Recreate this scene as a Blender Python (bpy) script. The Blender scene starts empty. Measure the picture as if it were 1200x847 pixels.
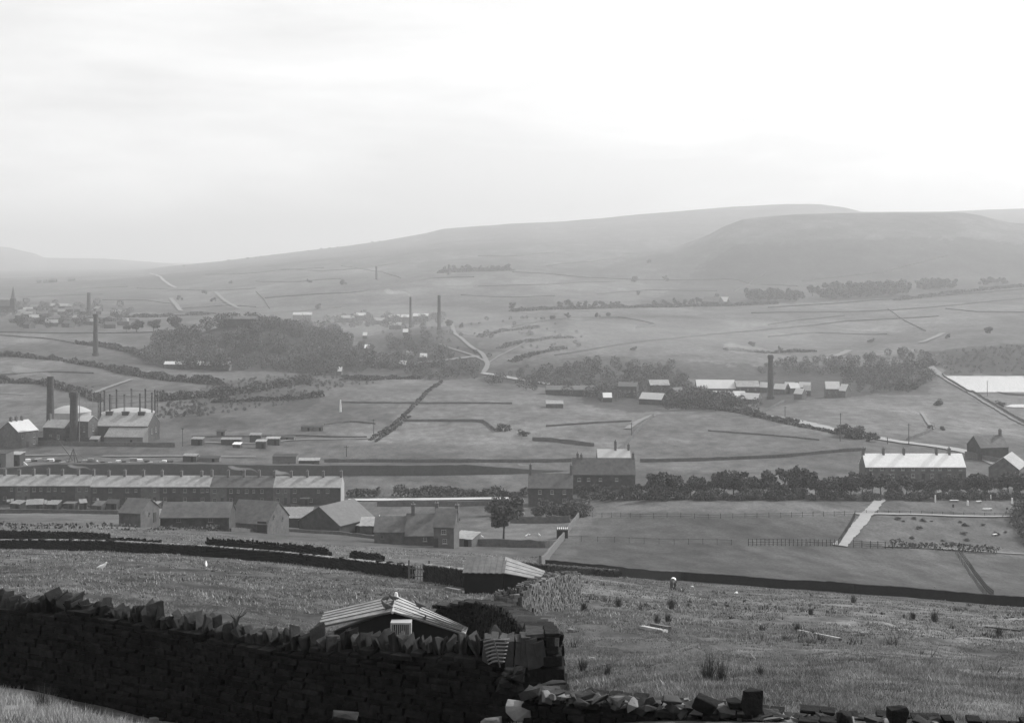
import bpy, math, random
import numpy as np
from mathutils import Vector, Matrix
R = math.radians
rng = np.random.default_rng(7)
random.seed(11)
scn = bpy.context.scene
COL = scn.collection

# ------------------------------------------------------------------ camera, light, exposure
F = 1600.0            # focal length in photo pixels (photo is 1200 wide)
CU, CV = 600.0, 300.0 # eye level is photo row 300
cam_d = bpy.data.cameras.new('camera'); cam = bpy.data.objects.new('camera', cam_d); COL.objects.link(cam)
cam.location = (0, 0, 0); cam.rotation_euler = (R(90), 0, 0)
cam_d.sensor_width = 36; cam_d.lens = 36 * F / 1200
cam_d.shift_y = -(423.5 - CV) / 1200
cam_d.clip_start = 0.5; cam_d.clip_end = 40000
scn.camera = cam
SUN = Vector((0.66, 0.48, 0.585)).normalized()
EL = math.asin(SUN.z); AZ = math.atan2(SUN.x, SUN.y)
sd = bpy.data.lights.new('sun', 'SUN'); so = bpy.data.objects.new('sun', sd); COL.objects.link(so)
sd.energy = 4.2; sd.angle = R(0.53); sd.color = (1, 1, 1)
so.rotation_euler = SUN.to_track_quat('Z', 'Y').to_euler(); so.location = (60, 60, 80)
w = bpy.data.worlds.new('World'); scn.world = w; w.use_nodes = True
nt = w.node_tree; nt.nodes.clear()
def N(t, **k):
    n = nt.nodes.new(t)
    for a, b in k.items(): setattr(n, a, b)
    return n
sky = N('ShaderNodeTexSky', sky_type='NISHITA', sun_disc=False, sun_elevation=EL, sun_rotation=AZ, air_density=1.0, dust_density=3.5, ozone_density=1.0)
bw = N('ShaderNodeRGBToBW'); nt.links.new(sky.outputs[0], bw.inputs[0])
tc = N('ShaderNodeTexCoord'); mp = N('ShaderNodeMapping'); mp.inputs['Scale'].default_value = (1.0, 1.0, 4.5)
nt.links.new(tc.outputs['Generated'], mp.inputs[0])
nz = N('ShaderNodeTexNoise'); nz.inputs['Scale'].default_value = 2.6; nz.inputs['Detail'].default_value = 7; nz.inputs['Roughness'].default_value = 0.55
nz.inputs['Distortion'].default_value = 0.25
nt.links.new(mp.outputs[0], nz.inputs['Vector'])
mr = N('ShaderNodeMapRange'); mr.inputs['From Min'].default_value = 0.42; mr.inputs['From Max'].default_value = 0.66
mr.inputs['To Min'].default_value = 0.0; mr.inputs['To Max'].default_value = 1.0
nt.links.new(nz.outputs['Fac'], mr.inputs['Value'])
bw2 = N('ShaderNodeMath', operation='MULTIPLY_ADD'); bw2.inputs[1].default_value = 0.42; bw2.inputs[2].default_value = 4.45; nt.links.new(bw.outputs[0], bw2.inputs[0])
mix = N('ShaderNodeMix', data_type='FLOAT')       # thin cloud: white veil over the clear sky
nt.links.new(mr.outputs[0], mix.inputs[0]); nt.links.new(bw2.outputs[0], mix.inputs[2])
cl = N('ShaderNodeMath', operation='MULTIPLY_ADD'); cl.inputs[1].default_value = 0.50; cl.inputs[2].default_value = 5.6
nt.links.new(bw.outputs[0], cl.inputs[0]); nt.links.new(cl.outputs[0], mix.inputs[3])
bg = N('ShaderNodeBackground'); bg.inputs['Strength'].default_value = 0.15
nt.links.new(mix.outputs[0], bg.inputs['Color'])
wo = N('ShaderNodeOutputWorld'); nt.links.new(bg.outputs[0], wo.inputs['Surface'])
scn.view_settings.view_transform = 'Standard'; scn.view_settings.look = 'None'
scn.view_settings.exposure = 0.0; scn.view_settings.gamma = 1.0; scn.view_settings.use_curve_mapping = False
HAZE_DENSITY = 0.00021
scn.cycles.use_denoising = True
scn.cycles.use_adaptive_sampling = True; scn.cycles.adaptive_threshold = 0.02
scn.cycles.max_bounces = 6; scn.cycles.diffuse_bounces = 2; scn.cycles.glossy_bounces = 2
scn.cycles.volume_bounces = 1; scn.cycles.transparent_max_bounces = 8
scn.cycles.sample_clamp_indirect = 4

# ------------------------------------------------------------------ materials (all greys: the photo is monochrome)
MATS = {}
def mat(name, v, rough=0.9, scale=0.0, amt=0.0, bump=0.0, bscale=None, spec=0.2, metallic=0.0, island=0.0):
    if name in MATS: return MATS[name]
    m = bpy.data.materials.new(name); m.use_nodes = True; t = m.node_tree; p = t.nodes['Principled BSDF']
    p.inputs['Roughness'].default_value = rough; p.inputs['Specular IOR Level'].default_value = spec
    p.inputs['Metallic'].default_value = metallic
    p.inputs['Base Color'].default_value = (v, v, v, 1)
    geo = None
    if amt > 0 or island > 0:
        geo = t.nodes.new('ShaderNodeNewGeometry')
        val = t.nodes.new('ShaderNodeValue'); val.outputs[0].default_value = v; cur = val.outputs[0]
        if amt > 0:
            for k, (s, a) in enumerate(((scale, amt), (scale * 0.17, amt * 0.7))):
                n = t.nodes.new('ShaderNodeTexNoise'); n.inputs['Scale'].default_value = s; n.inputs['Detail'].default_value = 5
                n.inputs['Roughness'].default_value = 0.65
                t.links.new(geo.outputs['Position'], n.inputs['Vector'])
                r = t.nodes.new('ShaderNodeMapRange'); r.inputs['From Min'].default_value = 0.25; r.inputs['From Max'].default_value = 0.75
                r.inputs['To Min'].default_value = 1 - a; r.inputs['To Max'].default_value = 1 + a
                t.links.new(n.outputs['Fac'], r.inputs['Value'])
                mu = t.nodes.new('ShaderNodeMath'); mu.operation = 'MULTIPLY'
                t.links.new(cur, mu.inputs[0]); t.links.new(r.outputs[0], mu.inputs[1]); cur = mu.outputs[0]
                if k == 0 and bump > 0:
                    b = t.nodes.new('ShaderNodeBump'); b.inputs['Strength'].default_value = bump; b.inputs['Distance'].default_value = 0.05
                    t.links.new(n.outputs['Fac'], b.inputs['Height']); t.links.new(b.outputs[0], p.inputs['Normal'])
        if island > 0:
            r = t.nodes.new('ShaderNodeMapRange'); r.inputs['To Min'].default_value = 1 - island; r.inputs['To Max'].default_value = 1 + island
            t.links.new(geo.outputs['Random Per Island'], r.inputs['Value'])
            mu = t.nodes.new('ShaderNodeMath'); mu.operation = 'MULTIPLY'
            t.links.new(cur, mu.inputs[0]); t.links.new(r.outputs[0], mu.inputs[1]); cur = mu.outputs[0]
        t.links.new(cur, p.inputs['Base Color'])
    MATS[name] = m
    return m
M_NEARSTONE = mat('sooty_gritstone', 0.014, 0.95, 9, 0.5, 0.8, spec=0.08, island=0.3)
M_COPE = mat('weathered_coping', 0.027, 0.9, 5, 0.5, 0.5, spec=0.15, island=0.5)
M_PALESTONE = mat('pale_broken_stone', 0.15, 0.9, 5, 0.35, 0.4, island=0.35)
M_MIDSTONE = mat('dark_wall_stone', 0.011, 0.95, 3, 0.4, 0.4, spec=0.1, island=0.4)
M_FIELDWALL = mat('field_wall_stone', 0.105, 0.95, 1.5, 0.35, 0.3, spec=0.1)
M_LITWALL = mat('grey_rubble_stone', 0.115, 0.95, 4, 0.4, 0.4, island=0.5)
M_HOUSE = mat('house_stone', 0.10, 0.95, 1.0, 0.42, 0.2)
M_HOUSE_D = mat('sooty_house_stone', 0.055, 0.95, 1.0, 0.45, 0.2)
M_HOUSE_L = mat('painted_sun_gable_and_frames', 0.30, 0.9, 1.0, 0.15)  # pale tone for the end gable's painted sunlight; also plain window frames
M_SLATE = mat('slate_roof', 0.29, 0.75, 0.9, 0.30, 0.2, spec=0.35)
M_SLATE_D = mat('dark_slate_roof', 0.10, 0.8, 0.9, 0.36, 0.2, spec=0.3)
M_SLATE_L = mat('painted_glint_slate', 0.50, 0.6, 1.2, 0.1, spec=0.5)  # slate paled: the sun's glint on the roofs is put into the colour
M_STACK = mat('sooty_stack_brick', 0.065, 0.9, 1.2, 0.3)
M_BRICK = mat('chimney_brick', 0.12, 0.9, 2.5, 0.25)
M_IRON = mat('corrugated_iron', 0.20, 0.7, 2.0, 0.35, spec=0.4)
M_IRON_D = mat('rusty_corrugated_iron', 0.10, 0.8, 3.0, 0.35, spec=0.3)
M_TAR = mat('tarred_boards', 0.012, 0.8, 3, 0.3, spec=0.15)
M_TAR2 = mat('weathered_boards', 0.05, 0.9, 2, 0.3)
M_WOOD = mat('grey_wood', 0.12, 0.85, 4, 0.3)
M_WOOD_P = mat('pale_wood', 0.34, 0.8, 6, 0.2)
M_WHITE = mat('white_paint', 0.75, 0.6, 3, 0.08)
M_GLASS = mat('dark_window_glass', 0.03, 0.12, spec=0.6)
M_STEEL = mat('dark_steel', 0.045, 0.6, spec=0.4)
M_DOME = mat('grey_painted_iron', 0.20, 0.6, 0.8, 0.15)
M_ROAD = mat('pale_dusty_road', 0.27, 0.95, 0.8, 0.12)
M_TRACK = mat('worn_track', 0.17, 0.95, 1.0, 0.2)
M_LEAF = mat('tree_foliage', 0.08, 0.8, 1.0, 0.2, island=0.5)
M_LEAF_F = mat('far_tree_foliage', 0.095, 0.9, 0.12, 0.5, island=0.3)
M_HEDGE = mat('hedge_foliage', 0.085, 0.9, 0.8, 0.3, island=0.5)
M_BARK = mat('bark', 0.05, 0.95, 6, 0.3)
M_BLADE = mat('grass_blades', 0.235, 0.8, 0.9, 0.75, island=0.4)
M_RUSH = mat('rush_blades', 0.07, 0.85, 1.2, 0.3, island=0.4)
M_BLACK = mat('black_hide', 0.02, 0.6)
M_PIGEON = mat('grey_feathers', 0.08, 0.7, 20, 0.4)
M_SCRUB = mat('scrub_leaves', 0.055, 0.9, 0.3, 0.3, island=0.5)

# ------------------------------------------------------------------ object helpers
def tag(o, label=None, cat=None, group=None, kind=None):
    if label: o['label'] = label
    if cat: o['category'] = cat
    if group: o['group'] = group
    if kind: o['kind'] = kind
    return o
def empty(name, loc, rz=0.0, label=None, cat=None, group=None):
    o = bpy.data.objects.new(name, None); COL.objects.link(o); o.location = loc; o.rotation_euler = (0, 0, rz)
    o.empty_display_size = 0.3
    return tag(o, label, cat, group)
def link(name, me, parent=None, loc=(0, 0, 0), rz=0.0, scale=None):
    o = bpy.data.objects.new(name, me); COL.objects.link(o); o.location = loc; o.rotation_euler = (0, 0, rz)
    if scale is not None: o.scale = scale
    if parent is not None: o.parent = parent
    return o
class MB:
    def __init__(s): s.v = []; s.f = []
    def add(s, vs, fs):
        b = len(s.v); s.v.extend([tuple(p) for p in vs]); s.f.extend([tuple(b + i for i in f) for f in fs]); return s
    def box(s, c, d, rz=0.0, rx=0.0, ry=0.0, jit=0.0, taper=1.0):
        hx, hy, hz = d[0] / 2, d[1] / 2, d[2] / 2
        M = Matrix.Rotation(rz, 3, 'Z') @ Matrix.Rotation(ry, 3, 'Y') @ Matrix.Rotation(rx, 3, 'X')
        vs = []
        for sz in (-1, 1):
            k = taper if sz > 0 else 1.0
            for sx, sy in ((-1, -1), (1, -1), (1, 1), (-1, 1)):
                p = Vector((sx * hx * k, sy * hy * k, sz * hz))
                if jit: p += Vector((random.uniform(-jit, jit) * d[0], random.uniform(-jit, jit) * d[1], random.uniform(-jit, jit) * d[2]))
                q = M @ p; vs.append((q.x + c[0], q.y + c[1], q.z + c[2]))
        return s.add(vs, [(3, 2, 1, 0), (4, 5, 6, 7), (0, 1, 5, 4), (1, 2, 6, 5), (2, 3, 7, 6), (3, 0, 4, 7)])
    def cyl(s, x, y, z0, z1, r0, r1, n=12, cap=True):
        vs = [(x + r * math.cos(2 * math.pi * i / n), y + r * math.sin(2 * math.pi * i / n), z) for z, r in ((z0, r0), (z1, r1)) for i in range(n)]
        fs = [(i, (i + 1) % n, n + (i + 1) % n, n + i) for i in range(n)]
        if cap: fs += [tuple(range(n - 1, -1, -1)), tuple(range(n, 2 * n))]
        return s.add(vs, fs)
    def tube(s, pts, rad, n=6):
        P = [Vector(p) for p in pts]; b = len(s.v)
        for i, p in enumerate(P):
            t = (P[min(i + 1, len(P) - 1)] - P[max(i - 1, 0)]).normalized()
            a = t.orthogonal().normalized(); c = t.cross(a)
            r = rad[i] if isinstance(rad, (list, tuple)) else rad
            for k in range(n):
                q = p + r * (math.cos(2 * math.pi * k / n) * a + math.sin(2 * math.pi * k / n) * c); s.v.append(tuple(q))
        for i in range(len(P) - 1):
            for k in range(n): s.f.append((b + i * n + k, b + i * n + (k + 1) % n, b + (i + 1) * n + (k + 1) % n, b + (i + 1) * n + k))
        s.f.append(tuple(b + k for k in range(n - 1, -1, -1))); s.f.append(tuple(b + (len(P) - 1) * n + k for k in range(n)))
        return s
    def mesh(s, name, m):
        me = bpy.data.meshes.new(name); me.from_pydata(s.v, [], s.f); me.materials.append(m); me.update(); return me
    def build(s, name, m, parent=None, loc=(0, 0, 0), rz=0.0):
        return link(name, s.mesh(name, m), parent, loc, rz)
def np_mesh(name, V, Q, m, smooth=False):
    """V (n,3), Q (k,4) or (k,3)"""
    me = bpy.data.meshes.new(name); k = Q.shape[1]
    me.vertices.add(len(V)); me.vertices.foreach_set('co', V.astype(np.float32).ravel())
    me.loops.add(Q.size); me.loops.foreach_set('vertex_index', Q.astype(np.int32).ravel())
    me.polygons.add(len(Q)); me.polygons.foreach_set('loop_start', np.arange(0, Q.size, k, dtype=np.int32))
    me.polygons.foreach_set('loop_total', np.full(len(Q), k, dtype=np.int32))
    if smooth: me.polygons.foreach_set('use_smooth', np.ones(len(Q), dtype=bool))
    me.materials.append(m); me.update(calc_edges=True); return me
ORD = ('first second third fourth fifth sixth seventh eighth ninth tenth eleventh twelfth thirteenth fourteenth fifteenth sixteenth seventeenth '
       'eighteenth nineteenth twentieth twenty-first twenty-second twenty-third twenty-fourth twenty-fifth twenty-sixth twenty-seventh twenty-eighth '
       'twenty-ninth thirtieth thirty-first thirty-second thirty-third thirty-fourth thirty-fifth thirty-sixth thirty-seventh thirty-eighth thirty-ninth fortieth '
       'forty-first forty-second forty-third forty-fourth forty-fifth forty-sixth forty-seventh forty-eighth forty-ninth fiftieth').split()

# ------------------------------------------------------------------ terrain
def vnoise(x, y, seed=0):
    xi = np.floor(x).astype(np.int64); yi = np.floor(y).astype(np.int64); fx = x - xi; fy = y - yi
    fx = fx * fx * (3 - 2 * fx); fy = fy * fy * (3 - 2 * fy)
    def h(a, b):
        n = (a * 374761393 + b * 668265263 + seed * 1442695041) & 0xFFFFFFFF
        n = ((n ^ (n >> 13)) * 1274126177) & 0xFFFFFFFF
        return ((n ^ (n >> 16)) & 0xFFFF) / 32767.5 - 1
    return (h(xi, yi) * (1 - fx) + h(xi + 1, yi) * fx) * (1 - fy) + (h(xi, yi + 1) * (1 - fx) + h(xi + 1, yi + 1) * fx) * fy
def fbm(x, y, o=4, seed=0):
    s = 0; a = 1; t = 0
    for k in range(o): s = s + a * vnoise(x * 2 ** k, y * 2 ** k, seed + k); t += a; a *= 0.5
    return s / t
KD = np.array([-60, -10, 0, 10, 18, 22, 30, 50, 80, 120, 180, 250, 320, 400, 460, 540, 650, 780, 900, 1050, 1300, 1600, 2000, 2500, 3200, 14000.])
KU = np.array([-1500, 0, 200, 400, 600, 800, 1000, 1200, 2600.])
c0 = [14, 1, -1.65, -3.9, -6.1, -7.2, -8.8, -12.9, -18.6, -26.4, -38.3, -48.7, -60.2, -73, -73.6, -74.3, -74.3, -75, -74, -71, -69, -69.5, -70, -69, -66, -66]
c2 = [14, 1, -1.65, -4.0, -6.4, -7.6, -9.5, -13.1, -19.1, -27.1, -38.2, -50, -61, -73, -73.6, -74.3, -77, -75.6, -76, -78, -70, -71, -72, -67, -50, -66]
c4 = [14, 1, -1.65, -4.0, -6.5, -7.7, -9.8, -13.9, -20, -28.4, -39.6, -52.6, -64, -73, -74.7, -77, -78, -78, -81.5, -84, -72, -72, -56, -39, -30, -60]
c6 = [14, 1, -1.65, -4.0, -6.3, -7.4, -9.6, -14.2, -20.6, -28.8, -40.8, -54.2, -64.5, -72.5, -74.7, -77, -78, -79.5, -83, -77.5, -69, -67, -56, -34, -25, -60]
c8 = [14, 1, -1.65, -4.0, -6.1, -7.0, -9.1, -14.2, -21.1, -30, -43.5, -55.8, -63, -68, -72.4, -76, -78, -82, -83, -77, -74.7, -70, -62, -47, -40, -60]
c10 = [14, 1, -1.65, -4.0, -6.1, -7.0, -9.1, -14.4, -21.6, -31, -44.6, -58.5, -64.8, -67.5, -70, -72.6, -75, -79, -80, -79, -77, -68, -56, -40, -35, -60]
c12 = [14, 1, -1.65, -4.0, -6.2, -7.2, -9.3, -14.8, -22.2, -31.8, -46, -61, -68, -69.5, -72, -74, -77.5, -77.7, -77, -69, -65, -60, -47.5, -33, -30, -60]
KZ = np.array([c0, c0, c2, c4, c6, c8, c10, c12, c12], dtype=float)
def pchip(x, y, X):
    h = np.diff(x); dl = np.diff(y, axis=-1) / h
    m = np.zeros_like(y)
    a, b = dl[..., :-1], dl[..., 1:]; w1 = 2 * h[1:] + h[:-1]; w2 = h[1:] + 2 * h[:-1]
    with np.errstate(divide='ignore', invalid='ignore'):
        mm = (w1 + w2) / (w1 / a + w2 / b)
    m[..., 1:-1] = np.where(a * b > 0, mm, 0); m[..., 0] = dl[..., 0]; m[..., -1] = dl[..., -1]
    k = np.clip(np.searchsorted(x, X) - 1, 0, len(x) - 2); t = (X - x[k]) / h[k]
    y0, y1, m0, m1 = y[..., k], y[..., k + 1], m[..., k] * h[k], m[..., k + 1] * h[k]
    return (2 * t**3 - 3 * t**2 + 1) * y0 + (t**3 - 2 * t**2 + t) * m0 + (-2 * t**3 + 3 * t**2) * y1 + (t**3 - t**2) * m1
dd = np.concatenate([np.arange(-60, 18, 0.75), 18 * np.exp(np.arange(0, 6.50, 0.0075))])
ss = np.concatenate([np.linspace(-1.3, -0.44, 50)[:-1], np.arange(-0.44, 0.44, 0.00165), np.linspace(0.44, 1.3, 50)[1:]])
ww = np.sqrt(np.maximum(dd, 0)**2 + 14.0**2)
tk = lambda d: np.log(np.maximum(d, -60) + 75)
Zc = pchip(tk(KD), KZ, tk(dd))                                   # columns x distances
X = ss[:, None] * ww[None, :]; Y = np.broadcast_to(dd[None, :], X.shape)
U = CU + F * X / np.maximum(Y, 18)
Uc = np.clip(U, -1500, 2600)
dense_u = np.arange(-1500, 2601, 10.0)
Td = pchip(KU, Zc.T, dense_u)                                    # distances x dense_u
ui = (Uc + 1500) / 10.0; u0 = np.clip(ui.astype(int), 0, len(dense_u) - 2); fu = ui - u0
jj = np.broadcast_to(np.arange(len(dd))[None, :], X.shape)
Z = Td[jj, u0] * (1 - fu) + Td[jj, u0 + 1] * fu
def bump(u, d, amp, sx, sy):
    global Z
    x0 = (u - CU) / F * d
    Z = Z + amp * np.exp(-((X - x0) / sx)**2 - ((Y - d) / sy)**2)
bump(300, 1120, 22, 48, 70); bump(225, 1080, 8, 40, 60); bump(505, 1170, 5, 26, 60)
bump(250, 640, 2.2, 25, 22); bump(640, 1350, 6, 90, 60)
# distant ridges
def ridge(d0, wf, wb, pu, pv, pw=1.25, back=-60):
    global Z
    zs = np.interp(U, pu, [(CV - v) / F * d0 for v in pv])
    t = np.clip((Y - (d0 - wf)) / wf, 0, 1)
    sh = t**pw
    tb = np.clip((Y - d0) / wb, 0, 1); tb = tb * tb * (3 - 2 * tb)
    front = Z + (zs - Z) * sh
    backz = zs + (back - zs) * tb
    zr = np.where(Y <= d0, front, backz)
    ok = (Y > d0 - wf) & (zs > Z - 5)
    Z = np.where(ok, np.maximum(Z, zr), Z)
ridge(5200, 2800, 1500, [-900, -200, 0, 60, 150, 200, 250, 300, 340, 400, 450, 500, 520, 560, 600, 650, 700, 750, 800, 860, 920, 960, 990, 1010, 1100, 1200, 1400, 2200],
      [344, 338, 332, 330, 319, 312, 307, 301, 296, 289, 282, 273, 268, 265, 262, 260, 256, 251, 247, 242, 239, 239, 243, 248, 248, 244, 240, 250], 1.15)
ridge(3100, 760, 500, [640, 700, 740, 770, 800, 830, 850, 870, 890, 930, 980, 1060, 1110, 1130, 1150, 1165, 1185, 1230, 1500, 2400],
      [345, 315, 302, 294, 287, 276, 265, 257, 254, 251, 249, 248, 249, 250, 253, 257, 261, 263, 275, 290], 1.0)
ridge(9000, 2500, 3000, [-1500, -300, -60, 0, 12, 22, 40, 52, 75, 120, 150, 200, 260, 400, 2600],
      [270, 280, 286, 289, 290, 293, 297, 302, 302.5, 303, 305, 309, 320, 345, 345], 1.2)
# roughness
dist = np.maximum(Y, 5)
Z = Z + 0.10 * fbm(X / 2.3, Y / 2.3, 3, 3) * np.clip((Y - 14) / 20, 0.15, 1) * np.clip(1.4 - Y / 400, 0.3, 1)
Z = Z + 0.28 * fbm(X / 11, Y / 11, 3, 9) * np.clip(Y / 90, 0.0, 1) * np.clip(1.5 - Y / 330, 0.25, 1)
Z = Z + 0.9 * fbm(X / 70, Y / 70, 3, 15) * np.clip((Y - 480) / 500, 0, 1)
Z = Z + 9 * fbm(X / 420, Y / 420, 5, 21) * np.clip((Y - 1500) / 1800, 0, 1) * np.clip((4800 - Y) / 600, 0, 1)
near = np.clip((150 - Y) / 60, 0, 1) * np.clip((Y - 20) / 12, 0, 1)
tus = fbm(X / 1.15, Y / 1.3, 2, 71); Z = Z + near * (0.21 * np.maximum(tus, -.1) + 0.09 * fbm(X / 3.6, Y / 3.6, 2, 73))
# the reservoir basin
res = (U > 1100 + np.clip(900 - Y, 0, 200) * 0.28) & (Y > 778) & (Y < 884)
Z = np.where(res, np.minimum(Z, -79.2), Z)
res2 = (U > 1176) & (Y > 700) & (Y < 715)
Z = np.where(res2, np.minimum(Z, -78.4), Z)
NS, ND = X.shape
def H(x, y):
    x = np.asarray(x, float); y = np.asarray(y, float)
    j = np.clip(np.searchsorted(dd, y) - 1, 0, ND - 2); fj = np.clip((y - dd[j]) / (dd[j + 1] - dd[j]), 0, 1)
    s = x / (ww[j] * (1 - fj) + ww[j + 1] * fj)
    i = np.clip(np.searchsorted(ss, s) - 1, 0, NS - 2); fi = np.clip((s - ss[i]) / (ss[i + 1] - ss[i]), 0, 1)
    return (Z[i, j] * (1 - fi) + Z[i + 1, j] * fi) * (1 - fj) + (Z[i, j + 1] * (1 - fi) + Z[i + 1, j + 1] * fi) * fj
MARCH = np.concatenate([18 * np.exp(np.arange(0, 6.3, 0.0015))])
def G(u, v, dmin=18):
    """where the sight line through photo pixel (u, v) meets the ground"""
    d = MARCH[MARCH >= dmin]; x = (u - CU) / F * d
    g = H(x, d) + d * (v - CV) / F
    k = np.argmax(g >= 0)
    if g[k] < 0: k = len(d) - 1
    if k > 0:
        a = g[k - 1] / (g[k - 1] - g[k]); a = min(max(a, 0), 1); D = d[k - 1] + a * (d[k] - d[k - 1])
    else: D = d[0]
    xx = (u - CU) / F * D
    return Vector((xx, D, float(H(xx, D))))
def at(u, d):
    x = (u - CU) / F * d; return Vector((x, d, float(H(x, d))))
def inpoly(px, py, poly):
    c = np.zeros(px.shape, bool); n = len(poly)
    for i in range(n):
        x1, y1 = poly[i]; x2, y2 = poly[(i + 1) % n]
        if y1 == y2: continue
        k = ((y1 > py) != (y2 > py)) & (px < (x2 - x1) * (py - y1) / (y2 - y1) + x1)
        c ^= k
    return c
# ground tone: land cover and grass, plus some slope shade and haze painted in
tone = np.ones(X.shape)
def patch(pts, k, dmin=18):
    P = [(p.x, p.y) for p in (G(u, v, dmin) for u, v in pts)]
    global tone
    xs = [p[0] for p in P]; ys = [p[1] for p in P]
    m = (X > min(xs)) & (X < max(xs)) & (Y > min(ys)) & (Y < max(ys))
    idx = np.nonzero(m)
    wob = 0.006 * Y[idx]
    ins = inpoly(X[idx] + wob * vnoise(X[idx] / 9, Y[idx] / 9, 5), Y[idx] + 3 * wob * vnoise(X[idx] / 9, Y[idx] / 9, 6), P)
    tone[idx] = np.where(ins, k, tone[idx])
PATCHES = [
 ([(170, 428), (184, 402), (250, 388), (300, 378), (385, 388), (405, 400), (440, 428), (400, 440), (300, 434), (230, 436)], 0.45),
 ([(225, 470), (240, 452), (330, 440), (420, 440), (440, 450), (330, 475), (240, 490), (200, 492)], 0.70),
 ([(200, 492), (240, 476), (340, 470), (410, 462), (380, 478), (300, 500), (230, 508)], 0.86),
 ([(310, 472), (420, 465), (440, 468), (350, 484), (315, 486)], 0.6),
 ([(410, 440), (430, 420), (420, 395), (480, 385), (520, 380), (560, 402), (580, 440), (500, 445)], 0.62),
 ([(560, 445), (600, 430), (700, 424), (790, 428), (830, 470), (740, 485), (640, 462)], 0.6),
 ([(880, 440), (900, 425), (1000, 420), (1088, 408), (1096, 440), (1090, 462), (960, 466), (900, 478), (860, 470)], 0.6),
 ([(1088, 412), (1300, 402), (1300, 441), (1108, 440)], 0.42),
 ([(600, 432), (700, 417), (850, 425), (1000, 418), (1085, 408), (1090, 425), (900, 445), (780, 442), (640, 442)], 0.7),  # shade of the steep slope painted as darker ground tone
 ([(400, 447), (512, 447), (462, 497), (404, 497), (350, 490)], 0.90),
 ([(512, 447), (600, 448), (660, 458), (720, 488), (462, 480)], 1.05),
 ([(440, 512), (470, 496), (566, 494), (590, 506), (690, 522), (640, 540), (380, 540)], 1.0),
 ([(745, 488), (820, 480), (900, 492), (1012, 520), (1000, 532), (722, 535)], 0.98),
 ([(0, 405), (90, 402), (160, 425), (0, 424)], 0.88),
 ([(0, 430), (180, 440), (250, 450), (190, 470), (0, 450)], 0.95),
 ([(0, 520), (200, 521), (200, 535), (0, 536)], 0.92),
 ([(0, 540), (380, 540), (380, 550), (0, 548)], 1.15),
 ([(0, 602), (140, 602), (150, 614), (0, 614)], 1.1),
 ([(0, 606), (430, 640), (640, 650), (600, 670), (420, 660), (0, 640)], 1.05),
 ([(655, 662), (690, 606), (1000, 607), (980, 633), (1300, 655), (1300, 712)], 0.86),
 ([(690, 606), (690, 586), (1300, 578), (1300, 600), (1003, 603)], 1.12),
 ([(1010, 634), (1030, 606), (1300, 606), (1300, 650)], 1.08),
 ([(-300, 648), (-300, 690), (330, 760), (600, 760), (600, 700), (430, 676), (240, 656), (0, 648)], 0.82),
 ([(430, 610), (640, 605), (660, 625), (640, 632), (440, 628)], 1.12),
 ([(690, 543), (1020, 535), (1010, 560), (690, 568)], 1.08),
 ([(380, 556), (620, 552), (620, 572), (400, 572)], 1.1),
 ([(660, 668), (1300, 720), (1300, 760), (900, 740), (650, 700)], 1.22),
 ([(0, 805), (60, 815), (130, 847), (130, 900), (-200, 900), (-200, 800)], 1.5),
 ([(930, 488), (1060, 470), (1180, 470), (1200, 520), (1050, 515)], 1.1),
 ([(850, 395), (900, 400), (1080, 400), (1080, 425), (850, 428)], 1.12),  # pale band of smoky haze painted into the ground tone
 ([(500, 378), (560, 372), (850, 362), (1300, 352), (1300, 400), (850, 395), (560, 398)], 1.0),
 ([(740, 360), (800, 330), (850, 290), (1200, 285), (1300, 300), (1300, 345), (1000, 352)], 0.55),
 ([(250, 330), (420, 300), (620, 285), (700, 300), (560, 330), (400, 345)], 1.05),
]
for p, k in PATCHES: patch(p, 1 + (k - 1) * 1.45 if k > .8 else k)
tone *= 1 + np.clip((Y - 420) / 500, 0, 1) * (0.30 * fbm(X / 22, Y / 70, 4, 35) + 0.24 * fbm(X / 130, Y / 210, 3, 37))
tone *= 1 + np.clip((Y - 180) / 60, 0, 1) * np.clip((900 - Y) / 300, 0, 1) * (0.26 * fbm(X / 5, Y / 12, 4, 91) + 0.16 * fbm(X / 30, Y / 40, 3, 93))
tone *= 1 + 0.12 * fbm(X / 60, Y / 60, 3, 31) + 0.16 * fbm(X / 500, Y / 260, 4, 41) * np.clip((Y - 900) / 1000, 0, 1)
tone *= np.where(Y > 2300, 0.92 + 0.35 * np.clip(fbm(X / 260, Y / 700, 4, 51), -0.5, 0.5), 1)
# a patchwork of far enclosures, each with its own grass
tone *= 1 + np.clip((260 - Y) / 120, 0, 1) * (0.75 * fbm(X / 1.8, Y / 2.6, 3, 81) + 0.40 * fbm(X / 8, Y / 12, 3, 83))
rf = np.random.default_rng(5); sx = rf.uniform(-1500, 1700, 330); sy = rf.uniform(560, 3600, 330); sv = rf.uniform(.80, 1.22, 330)
mY = (Y > 560) & (Y < 3600) & (np.abs(X) < 1700) & (tone > .84)
px_, py_ = X[mY] + 14 * vnoise(X[mY] / 90, Y[mY] / 90, 77), Y[mY]
best = np.full(px_.shape, 1e18); val = np.ones(px_.shape)
for a_, b_, v_ in zip(sx, sy, sv):
    q_ = (px_ - a_)**2 + ((py_ - b_) * .62)**2; c_ = q_ < best; best[c_] = q_[c_]; val[c_] = v_
tone[mY] *= val
V = np.stack([X, Y, Z], -1).reshape(-1, 3)
ii = (np.arange(NS - 1)[:, None] * ND + np.arange(ND - 1)[None, :]).ravel()
Q = np.stack([ii, ii + ND, ii + ND + 1, ii + 1], -1)
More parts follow.
